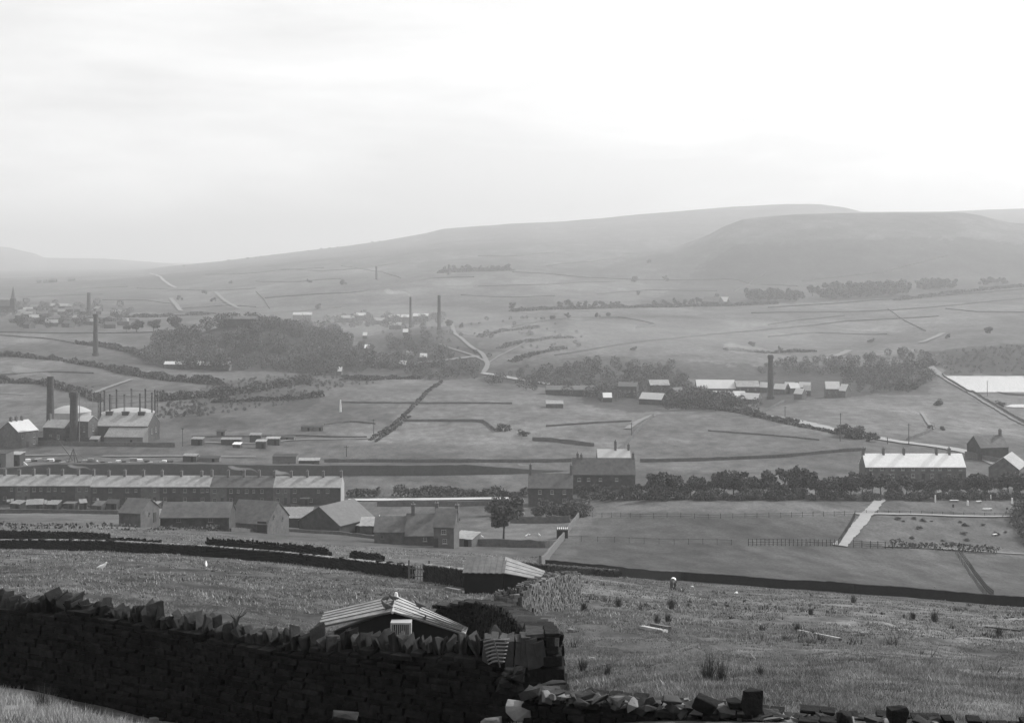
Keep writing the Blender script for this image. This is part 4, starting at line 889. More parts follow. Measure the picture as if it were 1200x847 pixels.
# ------------------------------------------------------------------ mills, town and far buildings
def fhouse(u0, u1, vb, hw, hr, dp, wall, roof, name, label, cat='building', rz=0, chim=(), dmin=600, nw=0):
    p = G((u0 + u1) / 2, vb, dmin); wd = span(u0, u1, p.y)
    wins = [('f', -wd / 2 + wd * (k + .5) / nw, hw * .6, .8, 1.1) for k in range(nw)]
    return house(name, label, cat, p, R(rz), wd, dp, hw, hr, wall, roof, chim, wins, [], found=3, frame=M_HOUSE_L)
stack(903, 416, 470, 1.9, 1.35, 'tall mill chimney among the bright mill roofs', d=770)
stack(112, 368, 417, 2.1, 1.5, 'lone tall chimney standing in the upper left pasture', cap=True)
stack(104, 343, 372, 2.6, 1.9, 'thin far chimney beside the far town', cap=False, d=1650)
stack(481, 348, 384, 1.3, .9, 'thinner of the two far mill chimneys above the valley wood', cap=False, d=1330)
stack(514.5, 346, 384, 1.8, 1.4, 'thicker of the two far mill chimneys above the valley wood', cap=False, d=1290)
stack(441, 312, 335, 2.2, 1.5, 'faint chimney on the far hillside', cap=False, d=2350)
stack(526, 310, 332, 2.6, 1.9, 'faint far chimney beside the shelter belt', cap=False, d=2450)
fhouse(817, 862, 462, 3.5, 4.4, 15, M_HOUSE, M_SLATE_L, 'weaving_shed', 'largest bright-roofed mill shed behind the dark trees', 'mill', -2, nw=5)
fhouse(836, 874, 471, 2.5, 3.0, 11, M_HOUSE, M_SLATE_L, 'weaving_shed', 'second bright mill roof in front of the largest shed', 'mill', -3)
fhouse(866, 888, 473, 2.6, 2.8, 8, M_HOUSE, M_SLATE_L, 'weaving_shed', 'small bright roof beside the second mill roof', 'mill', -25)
fhouse(863, 890, 461, 4, 3, 10, M_HOUSE_D, M_SLATE, 'mill_range', 'grey mill range left of the mill chimney', 'mill', nw=3)
for k, (a, b, v, r_) in enumerate([(890, 900, 460, -20), (906, 920, 462, -30), (919, 930, 460, -20), (926, 938, 461, 10), (936, 949, 460, -20), (930, 940, 468, -35), (942, 950, 464, -10)]):
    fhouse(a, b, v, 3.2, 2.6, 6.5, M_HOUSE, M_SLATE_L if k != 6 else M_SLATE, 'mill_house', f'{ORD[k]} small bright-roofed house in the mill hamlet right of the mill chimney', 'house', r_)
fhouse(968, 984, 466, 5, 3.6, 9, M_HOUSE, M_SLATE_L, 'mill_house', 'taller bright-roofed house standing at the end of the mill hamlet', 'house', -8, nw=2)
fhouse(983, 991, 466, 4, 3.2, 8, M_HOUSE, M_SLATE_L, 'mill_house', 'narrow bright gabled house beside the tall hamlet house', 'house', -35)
# left mill group
fhouse(762, 785, 463, 6, 2.5, 12, M_HOUSE_D, M_SLATE, 'mill_range', 'tall dark mill with a grey roof among the valley trees', 'mill', 3, nw=5)
fhouse(724, 746, 466, 6.5, 2.0, 10, M_HOUSE_D, M_SLATE_D, 'mill_range', 'dark many-windowed mill with a pale end wall', 'mill', -12, nw=4)
fhouse(640, 700, 464, 3.5, 2, 12, M_HOUSE_D, M_SLATE_D, 'mill_range', 'long dark mill range half lost in the smoke', 'mill', 0, nw=0)
fhouse(748, 776, 474, 3, 3, 9, M_HOUSE_D, M_SLATE_L, 'mill_house', 'low building with a bright slanting roof edge', 'house', -28)
fhouse(707, 717, 471, 2.6, 2.2, 6, M_HOUSE_D, M_WHITE, 'mill_house', 'small white-roofed house before the dark mill', 'house')
fhouse(792, 808, 474, 6, 3.0, 9, M_HOUSE_D, M_SLATE_D, 'mill_range', 'dark gabled building in the trees left of the bright mill roofs', 'mill', 40)
fhouse(640, 660, 478, 2.2, 1.4, 6, M_HOUSE, M_SLATE, 'mill_house', 'low shed on the stony ground below the mill', 'shed')
# long greenhouse-like sheds near the wood
fhouse(192, 216, 432, 3, 1.6, 8, M_HOUSE, M_SLATE_L, 'long_shed', 'left part of the long pale shed in front of the wood', 'shed', 0, dmin=700)
fhouse(220, 268, 433, 3, 2.2, 9, M_HOUSE, M_SLATE_L, 'long_shed', 'right part of the long pale shed in front of the wood', 'shed', 0, dmin=700, nw=6)
# distant works beyond the valley wood
for k, (a, b, v, h, rf, lab) in enumerate([(343, 354, 374, 5, M_SLATE_L, 'bright left roof of the distant farm above the wood'), (354, 365, 374, 5, M_SLATE_L, 'bright right roof of the distant farm above the wood'),
        (415, 428, 376, 6, M_SLATE_L, 'single bright far roof left of the works'), (392, 415, 378, 5, M_SLATE, 'long grey far roof left of the works'), (455, 468, 377, 5, M_SLATE_L, 'bright roof left of the thin far chimney'),
        (470, 480, 377, 5, M_SLATE_L, 'bright roof at the foot of the thin far chimney'), (484, 502, 377, 6, M_SLATE_L, 'long bright roof between the two far chimneys'), (438, 450, 380, 4, M_SLATE, 'grey roof at the left end of the far works'),
        (456, 470, 386, 4, M_SLATE, 'lower grey roof of the far works'), (472, 478, 393, 3, M_SLATE_L, 'tiny bright roof above the valley wood'), (425, 430, 397, 3, M_SLATE_L, 'tiny bright roof in the valley wood'),
        (427, 433, 412, 3, M_WHITE, 'tiny white gable deeper in the valley wood'), (395, 400, 440, 3, M_SLATE_L, 'little white-roofed hut on the slope by the hedge'), (476, 484, 420, 3, M_SLATE, 'grey cottage roof lost in the valley wood'), (468, 476, 432, 3, M_SLATE_L, 'cottage roof at the lower edge of the valley wood'),
        (492, 500, 423, 3, M_SLATE_L, 'cottage roof at the right edge of the valley wood')]):
    fhouse(a, b, v, h, 2.6, 8, M_HOUSE, rf, 'distant_building', lab, 'building', dmin=600)
# far farm on the opposite slope
fhouse(822, 842, 358, 5, 6, 20, M_HOUSE_D, M_SLATE_D, 'hill_farm', 'dark far barn in the hedgerow of the opposite slope', 'barn', -30, dmin=900)
fhouse(840, 852, 357, 4, 6, 14, M_HOUSE_D, M_SLATE_L, 'hill_farm', 'bright-roofed far barn at the end of the far hedgerow', 'barn', -25, dmin=900)
# farm sheds at the right edge of the knoll
fhouse(262, 300, 384, 7, 2, 12, M_HOUSE_D, M_SLATE_D, 'distant_building', 'long dark barn on the skyline of the wooded knoll', 'barn', dmin=900)
# far town with church
p = G(14, 366, 1200); d_ = p.y; mpx = d_ / F
o = empty('church', p, 0, 'far church with a pointed spire over the left town', 'church')
gable_prism(22 * mpx, 12, -3, 8, 7).build('nave', M_HOUSE_D, o, (-10 * mpx, 2, 0)); rr = roof_mb(22 * mpx, 12, 8, 7).build('roof', M_SLATE_D, o, (-10 * mpx, 2, 0))
th = 15 * mpx
MB().box((0, 4, th / 2), (5.5, 5.5, th + 2)).build('tower', M_HOUSE_D, o); MB().cyl(0, 4, th + 1, (366 - 335.5) * mpx, 3.2, 0.12, 8).build('spire', M_SLATE_D, o)
for k, u in enumerate(sorted(random.uniform(16, 152) if k < 26 else random.uniform(16, 90) for k in range(34))):
    v = random.uniform(361, 372) if k % 3 else random.uniform(373, 386)
    p = G(u, v, 900); wd = random.uniform(6, 13)
    house('town_house', f'{ORD[k]} small hazy building of the far town, counted from the left', 'building', p, R(random.uniform(-35, 35)), wd, 8, 3.6, 2.8, M_HOUSE, [M_IRON, M_SLATE, M_SLATE_D, M_SLATE_D][k % 4], group='hazy buildings of the far town')
for k, (u, w_) in enumerate([(45, 12), (61, 26), (83, 22), (52, 10)]):
    p = G(u, [331.5, 331, 329.5, 331.5][k], 2500); wd = w_ * p.y / F * .35
    house('ridge_farm', f'{ORD[k]} tiny farm building on the left skyline', 'building', p, 0, wd, 9, 5, 3, M_HOUSE_D, M_SLATE_D, group='farm buildings on the left skyline')
for k, u in enumerate([268, 290, 300, 306, 362, 377, 386, 395, 436, 445, 232, 216]):
    p = G(u, float(np.interp(u, [200, 250, 300, 400, 450], [314, 309, 303, 290, 283])), 2500)
    bush('far_tree', p, random.uniform(6, 10), k, f'{ORD[k]} tiny tree on the left skyline', 'tiny trees on the left skyline', 1.5, FAR, 'tree')
# scattered field trees and bushes in the middle distance
k = 0
spots = [(590, 505, 4.2), (613, 511, 3.4), (330, 452, 5), (345, 450, 5), (361, 452, 3), (1040, 455, 6), (1055, 457, 6), (1072, 456, 5), (1100, 475, 4), (1172, 476, 3.5), (1090, 503, 2.2), (1105, 504, 2.0), (988, 511, 5.5), (1000, 513, 6), (1010, 514, 5), (1022, 517, 4), (876, 486, 4.5),
         (890, 488, 4), (742, 440, 8), (770, 442, 8), (742, 411, 5), (540, 385, 7), (525, 384, 8), (632, 440, 6), (660, 437, 6), (700, 436, 7), (350, 395, 8), (430, 372, 7), (250, 355, 9), (240, 345, 9), (210, 352, 9), (600, 362, 9), (665, 373, 7), (700, 372, 6), (712, 372, 6), (50, 376, 8), (1160, 393, 8), (1110, 397, 5), (1020, 402, 6), (915, 412, 5), (880, 408, 6), (372, 363, 9), (402, 334, 10), (363, 332, 10), (270, 333, 10), (743, 331, 12), (780, 330, 12), (760, 310, 10), (748, 346, 8), (840, 350, 8)]
for k, (u, v, h) in enumerate(sorted(spots)[:50]):
    bush('field_bush', G(u, v, 300), h, k, f'{ORD[k]} lone bush from the left among those scattered over the far fields', 'bushes scattered over the fields', 1.1, BUSHES if v > 430 else FAR)

# ------------------------------------------------------------------ chimney smoke
sm_ = bpy.data.materials.new('chimney_smoke'); sm_.use_nodes = True; t = sm_.node_tree; t.nodes.clear()
pv = t.nodes.new('ShaderNodeVolumePrincipled'); pv.inputs['Color'].default_value = (.95, .95, .95, 1); pv.inputs['Density'].default_value = 0.22
ot = t.nodes.new('ShaderNodeOutputMaterial'); t.links.new(pv.outputs[0], ot.inputs['Volume'])
sm2 = sm_.copy(); sm2.name = 'thin_mill_smoke'; sm2.node_tree.nodes['Principled Volume'].inputs['Density'].default_value = 0.035
for u, v, d, L_, r1, m, lab in [(106, 550, 405, 7, .55, sm_, 'white wisp of smoke from a chimney near the middle of the terrace'), (302, 553, 405, 9, .6, sm_, 'white wisp of smoke drifting off the dark-roofed terrace'), (340, 556, 405, 5, .8, sm_, 'white puff of smoke above the pale end of the terrace'), (621, 546, 393, 3.5, .4, sm_, 'white curl of smoke from the upper house'),
                     (59, 440, 548, 16, 2.0, sm2, 'thin smoke trailing from the slim gasworks chimney'), (903, 415, 770, 26, 3.0, sm2, 'thin smoke trailing from the tall mill chimney'), (481, 346, 1330, 26, 2.6, sm2, 'thin smoke trailing from the thinner far chimney')]:
    x, y, z = (u - CU) / F * d, d, (CV - v) / F * d
    pts = [(x - L_ * q_ ** 1.1, y + .1 * L_ * q_, z - .1 + L_ * (.16 * math.sin(q_ * 1.7) + .04 * math.sin(7 * q_))) for q_ in [k / 8 for k in range(9)]]
    tag(MB().tube(pts, [r1 * (.3 + .8 * q_ / 8) * (1 if q_ < 8 else .4) for q_ in range(9)], 10).build('smoke', m), lab, kind='stuff')

mm = bpy.data.materials.new('added_valley_mist'); mm.use_nodes = True; t = mm.node_tree; t.nodes.clear()  # second haze volume: low mist added to pale the valley
pv = t.nodes.new('ShaderNodeVolumePrincipled'); pv.inputs['Color'].default_value = (.93, .93, .93, 1); pv.inputs['Density'].default_value = 0.0006
ot = t.nodes.new('ShaderNodeOutputMaterial'); t.links.new(pv.outputs[0], ot.inputs['Volume'])
for u, d, zc, rx, ry, rz_, lab in [(760, 1130, -66, 190, 130, 14, 'added low mist of mill smoke over the valley right of the spur'), (430, 1290, -62, 170, 120, 16, 'added low mist of smoke over the distant works')]:
    n_, m_ = 24, 10; vs = []; fs = []
    for i in range(1, m_):
        for j in range(n_): a, b = math.pi * i / m_, 2 * math.pi * j / n_; vs.append(((u - CU) / F * d + rx * math.sin(a) * math.cos(b), d + ry * math.sin(a) * math.sin(b), zc + rz_ * math.cos(a)))
    for i in range(m_ - 2):
        for j in range(n_): fs.append((i * n_ + j, (i + 1) * n_ + j, (i + 1) * n_ + (j + 1) % n_, i * n_ + (j + 1) % n_))
    fs += [tuple(range(n_)), tuple(range((m_ - 1) * n_ - 1, (m_ - 2) * n_ - 1, -1))]
    tag(MB().add(vs, fs).build('smoke', mm), lab, kind='stuff')

# ------------------------------------------------------------------ poles
def pole(u, v0, v1, label, dmin=250):
    p = G(u, v1, dmin); h = (v1 - v0) / F * p.y
    o = empty('telegraph_pole', p, 0, label, 'pole', 'telegraph poles'); MB().cyl(0, 0, -.6, h, .17, .13, 7).build('pole', M_BARK, o)
    MB().box((0, -.15, h - .5), (1.7, .12, .14)).build('crossarm', M_BARK, o)
    return o
for u, a, b, l in [(740, 495, 512, 'telegraph pole beside the leaning field wall'), (920, 476, 488, 'farthest telegraph pole on the pale road'), (985, 484, 506, 'second telegraph pole on the pale road'), (1065, 496, 521, 'nearest telegraph pole on the pale road'),
                 (1164, 509, 529, 'thick telegraph pole by the right-hand barns'), (1157, 446, 464, 'pole standing before the reservoir'), (984.5, 508, 517, 'short pole in the roadside hedge'), (438, 491, 510, 'thin pole in the field beyond the sheds'), (722, 455, 470, 'thin pole by the dark mill'), (1040, 512, 520, 'short pole behind the cottages'), (406, 522, 535, 'thin pole by the diagonal hedge')]:
    pole(u, a, b, l)

# ------------------------------------------------------------------ fences and allotments
def fence(pts, h, gap, label, rails=(0.35, 0.75), dmin=150, pt=0.1, m=None, name='wooden_fence', picket=0):
    P = world_path(pts, gap, dmin); o = empty(name, P[0], 0, label, 'fence'); m = m or M_WOOD; b = P[0]
    me = MB().box((0, 0, h / 2 - .2), (pt, pt, h + .4)).mesh('post', m)
    for p in P[:100]: link('post', me, o, (p.x - b.x, p.y - b.y, float(H(p.x, p.y)) - b.z), random.uniform(-.1, .1))
    for r_ in rails:
        t = MB(); t.tube([(p.x - b.x, p.y - b.y, float(H(p.x, p.y)) - b.z + h * r_) for p in P[:100]], pt * .45, 4); t.build('rail', m, o)
    return o
M_FENCE = mat('dark_fence_wood', .05, .9, 3, .3)
fence([(684, 606), (750, 607), (830, 608), (915, 606), (1002, 604)], 1.3, 3.0, 'long post and rail fence along the upper edge of the smooth field', dmin=200, m=M_FENCE)
fence([(662, 634), (720, 635.5), (790, 638), (857, 638.5)], 1.2, 3.0, 'thin wire fence crossing the smooth field', rails=(.9,), dmin=200, pt=.08, m=M_FENCE)
fence([(877, 639.5), (925, 639.5), (978, 639.5)], 1.5, 1.1, 'dark close-boarded fence panel in the smooth field', rails=(.2, .5, .9), dmin=200, pt=.12, m=M_FENCE)
fence([(946, 639.8), (980, 640)], 1.0, 2.2, 'short wire fence joining the close-boarded panel', rails=(.9,), dmin=200, pt=.07, m=M_FENCE)
fence([(982, 640), (990, 628), (1002, 606)], 1.5, 1.6, 'fence climbing beside the cinder path', dmin=200, m=M_FENCE)
fence([(1000, 641), (1020, 642), (1046, 643)], 1.6, 2.0, 'open rail fence with gate posts at the foot of the cinder path', rails=(.3, .55, .85), dmin=200, pt=.14, m=M_FENCE)
fence([(1002, 602), (1080, 602.6), (1190, 604.6)], 1.0, 3.0, 'low dark fence along the thin allotment path', dmin=200, m=M_FENCE)
fence([(1124, 648), (1136, 665), (1148, 682), (1164, 700)], 1.3, 2.0, 'wooden fence running down the smooth field to the long wall', dmin=200, m=M_FENCE)
fence([(1120, 649), (1130, 664), (1142, 682), (1156, 699)], 1.1, 3.0, 'second lighter fence beside the wooden fence', rails=(.85,), dmin=200, pt=.08, m=M_FENCE)
for k, (u, v, a, h, lab) in enumerate([(1096, 588, .25, 1.9, 'white marker post at the left of the allotments'), (1134, 592, .35, 1.3, 'white water butt in the middle of the allotments'), (1186, 590, .3, 1.6, 'white post at the right of the allotments'), (1161, 586, .2, 1.5, 'thin white cane frame in the allotments'), (1117, 594, .3, .8, 'dark stump in the allotments')]):
    p = G(u, v, 280); tag(MB().cyl(0, 0, -.1, h, a, a * .8, 8).build('garden_post', M_WHITE if k < 4 else M_TAR2, None, p), lab, 'post')
for k, (u, v, a) in enumerate([(1118, 588, 2.4), (1157, 598, 2.6), (1147, 589, 1.6), (1168, 584, 3.0), (1166, 628, 1.2)]):
    p = G(u, v, 280); o = empty('garden_bench', p, R(8 * k), f'{ORD[k]} pale plank bench or staging on the allotments, counted from the top left', 'bench', 'pale staging on the allotments')
    MB().box((0, 0, .5), (a, .6, .1)).build('tabletop', M_WHITE, o)
    for s in (-1, 1): MB().box((s * a * .42, 0, .2), (.1, .5, .5)).build('leg', M_WOOD_P, o)
for k in range(16):
    p = G(random.uniform(1050, 1185), random.uniform(608, 636), 250); bush('vegetable_row', p, random.uniform(.4, 1.0), k, f'{ORD[k]} small crop plant tuft on the lower allotments', 'crop tufts on the lower allotments', 1.6, cat='plant')

# ------------------------------------------------------------------ long dark wall on the right
fwall([(640, 668), (700, 672.5), (800, 680), (900, 688), (1000, 695), (1100, 702.5), (1200, 710.5), (1330, 722)], 1.55, 'long straight dark wall between rough pasture and smooth field', 'boundary_wall', dmin=150, step=.8, m=M_MIDSTONE, jag=.03)
# ------------------------------------------------------------------ dry stone walls close by
def polyline(P):
    L = [0.0]
    for a, b in zip(P[:-1], P[1:]): L.append(L[-1] + math.hypot(b[0] - a[0], b[1] - a[1]))
    def f(s):
        s = min(max(s, 0), L[-1]); i = 0
        while i < len(L) - 2 and s > L[i + 1]: i += 1
        t = (s - L[i]) / (L[i + 1] - L[i]); a, b = P[i], P[i + 1]
        return a[0] + (b[0] - a[0]) * t, a[1] + (b[1] - a[1]) * t, math.atan2(b[1] - a[1], b[0] - a[0]), a[2] + (b[2] - a[2]) * t
    return f, L[-1]
def stone(mb, x, y, z, l, d, h, rz, jit=.10, tilt=0.0, roll=0.0):
    """an irregular split stone: a box with knocked corners"""
    M = Matrix.Translation((x, y, z)) @ Matrix.Rotation(rz, 4, 'Z') @ Matrix.Rotation(tilt, 4, 'Y') @ Matrix.Rotation(roll, 4, 'X')
    vs = []
    for sz in (-1, 1):
        for sx, sy in ((-1, -1), (1, -1), (1, 1), (-1, 1)):
            k = random.uniform(.86, 1.0)
            vs.append(M @ Vector((sx * l / 2 * k + random.uniform(-jit, jit) * l * .6, sy * d / 2 * k + random.uniform(-jit, jit) * d * .5, sz * h / 2 + random.uniform(-jit, jit) * h)))
    mb.add(vs, [(3, 2, 1, 0), (4, 5, 6, 7), (0, 1, 5, 4), (1, 2, 6, 5), (2, 3, 7, 6), (3, 0, 4, 7)])
import bmesh
def rock(mb, x, y, z, l, d, h, rz, tilt=0.0, roll=0.0, n=13, pw=.45):
    """a chipped natural stone: the hull of a few points crowded towards the faces of a box"""
    M = Matrix.Translation((x, y, z)) @ Matrix.Rotation(rz, 4, 'Z') @ Matrix.Rotation(tilt, 4, 'Y') @ Matrix.Rotation(roll, 4, 'X')
    bm = bmesh.new()
    for _ in range(n):
        p = [math.copysign(abs(random.uniform(-1, 1)) ** pw, random.uniform(-1, 1)) for _ in range(3)]
        bm.verts.new((p[0] * l * .53, p[1] * d * .53, p[2] * h * .53))
    r_ = bmesh.ops.convex_hull(bm, input=bm.verts); bmesh.ops.delete(bm, geom=[g for g in r_['geom_interior'] if isinstance(g, bmesh.types.BMVert)], context='VERTS')
    bm.verts.index_update(); mb.add([M @ v.co for v in bm.verts], [tuple(v.index for v in f.verts) for f in bm.faces]); bm.free()
def bevel(o, w_=.012):
    w_ *= .6
    m = o.modifiers.new('worn_edges', 'BEVEL'); m.width = w_; m.segments = 1; m.limit_method = 'NONE'
def drywall(name, label, P, th=.5, m=M_NEARSTONE, cope=M_COPE, cope_h=.28, ch=(.09, .17), ln=(.18, .5), group=None, topvar=.05, base_drop=.3, cope_kind='edge', cat='wall', bev=True):
    """P: (x, y, top z). Courses of stones over a solid heart, with a coping of slabs set on edge."""
    f, L = polyline(P); body = MB(); core = []
    n = max(2, int(L / .6)); o = empty(name, (0, 0, 0), 0, label, cat, group)
    hb = MB(); V_ = []
    for i in range(n + 1):
        x, y, a, zt = f(L * i / n); nx, ny = -math.sin(a), math.cos(a); t = th * .38; zb = float(H(x, y)) - base_drop - .4
        V_ += [(x + nx * t, y + ny * t, zb), (x + nx * t, y + ny * t, zt - .1), (x - nx * t, y - ny * t, zt - .1), (x - nx * t, y - ny * t, zb)]
    F_ = []
    for i in range(n):
        for k in range(3): F_.append((4 * i + k, 4 * i + 4 + k, 4 * i + 5 + k, 4 * i + 1 + k))
    F_ += [(0, 1, 2, 3), (4 * n + 3, 4 * n + 2, 4 * n + 1, 4 * n)]
    hb.add(V_, F_); hb.build('wall_heart', m, o)
    s = 0.0; zmin = min(float(H(p[0], p[1])) for p in P) - base_drop; zmax = max(p[2] for p in P)
    z = zmin
    while z < zmax:
        h = random.uniform(*ch); s = random.uniform(-.2, 0)
        while s < L:
            l = random.uniform(*ln); x, y, a, zt = f(s + l / 2); g = float(H(x, y)) - base_drop
            if g - .1 < z and z + h * .6 < zt + random.uniform(-topvar, topvar):
                for sd_ in (-1, 1):
                    off = sd_ * (th / 2 - .10 + random.uniform(-.03, .03)) * (1.0 + .25 * (zt - z) / 1.6)
                    stone(body, x - math.sin(a) * off, y + math.cos(a) * off, z + h / 2, l * .985, .26, h * .94, a + random.uniform(-.06, .06), .05)
            s += l
        z += h
    bo = body.build('stonework', m, o)
    if bev: bevel(bo)
    c = MB(); s = 0.0
    if cope_kind == 'edge':
        while s < L:
            t = random.uniform(.03, .09) * (1 if th > .52 else 1.6); x, y, a, zt = f(s); hh = cope_h * random.choice([.45, .7, .9, 1.0, 1.2, 1.5]) * random.uniform(.8, 1.15)
            (rock if bev else stone)(c, x, y + random.uniform(-.05, .05), zt + hh * .30, t * (1.1 if bev else 1), th * random.uniform(.4, .8), hh * (1.2 if bev else 1), a + random.uniform(-.2, .2), *([] if bev else [.12]), random.uniform(-.55, .25), random.uniform(-.15, .15)); s += t * random.uniform(.95, 1.35)
    elif cope_kind == 'flat':
        while s < L:
            l = random.uniform(.25, .6); x, y, a, zt = f(s + l / 2)
            stone(c, x, y, zt + .05, l, th * random.uniform(.9, 1.2), random.uniform(.06, .1), a + random.uniform(-.1, .1), .08, random.uniform(-.1, .1)); s += l * random.uniform(.9, 1.3)
    if c.v:
        co = c.build('coping', cope, o)
        if bev: bevel(co, .01)
    return o
def px_path(L):
    """(photo column, distance, photo row of the wall top) -> x, y, top z"""
    return [((u - CU) / F * d, d, (CV - v) / F * d) for u, d, v in L]
drywall('dry_stone_wall', 'big dark dry stone wall with jagged coping across the near slope', px_path([(-320, 28.2, 706), (-100, 26.2, 709), (0, 25.2, 710), (100, 24.4, 716), (200, 23.6, 732), (260, 23.1, 743), (330, 22.5, 755), (400, 22.0, 758), (480, 21.5, 760), (560, 21.1, 762), (606, 20.8, 762)]), th=.55, ch=(.05, .12), ln=(.12, .42), cope_h=.25, topvar=.06)
drywall('dry_stone_wall', 'broken return of the near wall rising behind the big dark wall, with stepped slabs', px_path([(514, 50.6, 710), (540, 50.2, 707), (566, 49.5, 707), (588, 46.5, 711), (602, 40, 718), (616, 32, 728), (629, 25.5, 738), (637, 21.6, 747)]), th=.55, ch=(.09, .18), cope=M_COPE, cope_kind='flat', topvar=.14, ln=(.12, .35))
# the wall's ruined end: big square quoins and leaning slabs
o = empty('wall_end', (0, 0, 0), 0, 'ruined end of the near wall with big square blocks and leaning slabs', 'wall')
def P3(u, v, d): return ((u - CU) / F * d, d, (CV - v) / F * d)
q = MB()
for (u0, u1, v0, v1) in [(637, 655, 740, 744.5), (640, 651, 744.5, 755), (640, 656, 755, 765), (636, 659, 767, 779), (628, 663, 782, 797), (632, 666, 797, 810), (630, 670, 810, 822), (600, 634, 780, 797), (600, 634, 797, 812), (596, 632, 812, 824)]:
    d = 20.6; x, y, z = P3((u0 + u1) / 2, (v0 + v1) / 2, d); stone(q, x, y + .15, z, (u1 - u0) / F * d, .5, (v1 - v0) / F * d, random.uniform(-.05, .05), .035)
bevel(q.build('quoin_stack', M_NEARSTONE, o), .015)
c = MB()
for (u, v, wd, hh, tl) in [(597, 762, .13, .42, .05), (606, 762, .12, .42, .1), (614, 761, .15, .44, .06), (623, 761, .2, .42, -.12), (632, 762, .16, .38, -.18), (589, 758, .1, .36, .1), (580, 757, .12, .34, -.05), (570, 758, .1, .36, .12)]:
    x, y, z = P3(u, v, 20.7); stone(c, x, y, z, wd, .42, hh, random.uniform(-.1, .1), .08, tl)
bevel(c.build('leaning_slab', mat('brown_slab', .042, .9, 5, .4, .5), o), .012)
for (u, v, a, b) in [(646, 741.5, .30, .05), (647, 766, .26, .03), (629, 776, .2, .03), (627, 742, .34, .05)]:
    c = MB(); x, y, z = P3(u, v, 20.7 if u > 620 else 21.0 + (640 - u) * .55); stone(c, x, y, z, a * .8, .3, b, random.uniform(-.3, .3), .1, random.uniform(-.12, .05)); bevel(c.build('ledge_slab', M_COPE, o), .008)
r_ = MB()
for k in range(26):
    x, y, z = P3(random.uniform(588, 612), random.uniform(784, 806), random.uniform(20.2, 20.45)); rock(r_, x, y, z, random.uniform(.08, .22), .16, random.uniform(.05, .11), random.uniform(-.5, .5), random.uniform(-.4, .4))
bevel(r_.build('rubble_packing', M_COPE, o), .01)
# slatted fan of an old basket wedged in the wall top
x, y, z = P3(581, 764, 20.25); o = empty('broken_basket', (x, y, z), R(6), 'broken slatted basket wedged on its side in the wall top', 'basket')
for k in range(7):
    mb = MB(); r0 = .10 + .035 * k; pts = []
    for j in range(9):
        a = R(-150 + 0) + R(100) * j / 8; zz = .16 - .055 * k + .05 * math.cos(math.pi * (j / 8 - .3))
        pts.append((-.19 + .38 * j / 8 + .012 * k * (1 - j / 4), -.10 - .10 * math.sin(math.pi * j / 8) * (1 - k * .08), zz + .09 * j / 8))
    mb.tube(pts, .014, 5); mb.build('cane', mat('old_cane', .16, .8, 20, .3), o)
MB().tube([(-.05, -.21, .25), (.0, -.2, .05), (.05, -.13, -.18)], .012, 5).build('rib', M_WOOD, o)
# low rubble wall at the bottom of the frame
drywall('rubble_wall', 'low tumbled rubble wall along the bottom of the picture', px_path([(628, 18.6, 815), (680, 18.4, 819), (740, 18.2, 824), (800, 18.0, 830), (860, 17.8, 836), (920, 17.6, 841), (1000, 17.4, 845), (1090, 17.2, 850), (1240, 17.0, 856)]), th=.6, cope_kind='none', ch=(.05, .10), ln=(.1, .3), topvar=.10)
ru = MB(); rp = MB()
for k in range(330):
    u = random.uniform(620, 1100); d = 18.5 - (u - 628) * .0023 + random.uniform(-.35, .35); top = np.interp(u, [628, 800, 920, 1090], [813, 828, 841, 850])
    x, y, z = P3(u, top + random.uniform(-4, 5), d); rock(ru if k % 4 else rp, x, y, z, random.uniform(.09, .32), random.uniform(.12, .3), random.uniform(.04, .13), random.uniform(-.7, .7), random.uniform(-.35, .35), random.uniform(-.3, .3))
rw = [o_ for o_ in scn.objects if o_.name.startswith('rubble_wall')][0]
bevel(ru.build('loose_stone_capping', mat('dark_rubble', .035, .95, 6, .4, .5, island=.5), rw), .012); bevel(rp.build('pale_stone_capping', M_PALESTONE, rw), .012)
for (u, v, d, l, dp, h, rz, tl, m, lab) in [(880, 821, 17.4, .24, .22, .26, .2, .0, M_NEARSTONE, 'upright rounded dark boulder standing on the rubble wall'), (827, 826, 17.6, .30, .22, .18, -.3, .35, M_NEARSTONE, 'dark leaning block on the rubble wall beside the boulder'),
        (1052, 838, 17.0, .22, .2, .2, .1, -.1, M_NEARSTONE, 'dark squarish stone near the right end of the rubble wall'), (990, 842, 17.1, .2, .18, .16, .4, .2, M_NEARSTONE, 'small dark stone between boulder and squarish stone'),
        (649, 804, 19.6, .33, .3, .16, .12, -.08, M_COPE, 'tilted light-topped block at the foot of the ruined wall end'), (609, 833, 18.4, .40, .34, .17, -.15, .14, M_PALESTONE, 'pale-topped block lying at the bottom of the picture'),
        (633, 812, 19.0, .2, .2, .14, .5, -.3, M_PALESTONE, 'small pale broken stone beside the tilted block'), (576, 845, 18.2, .28, .2, .10, .2, .1, M_PALESTONE, 'flat pale stone at the bottom edge'), (405, 838, 19.6, .34, .2, .08, .1, .05, M_COPE, 'flat grey stone on the dark ground below the wall'), (860, 824, 17.7, .22, .2, .10, .2, .1, M_NEARSTONE, 'low dark slab left of the rounded boulder')]:
    x, y, z = P3(u, v, d); mb = MB(); rock(mb, 0, 0, 0, l * 1.05, dp, h * 1.15, 0, tl, 0, 30, .62); o = mb.build('loose_block', m, None, (x, y, z), rz); bevel(o, .02); tag(o, lab, 'stone')
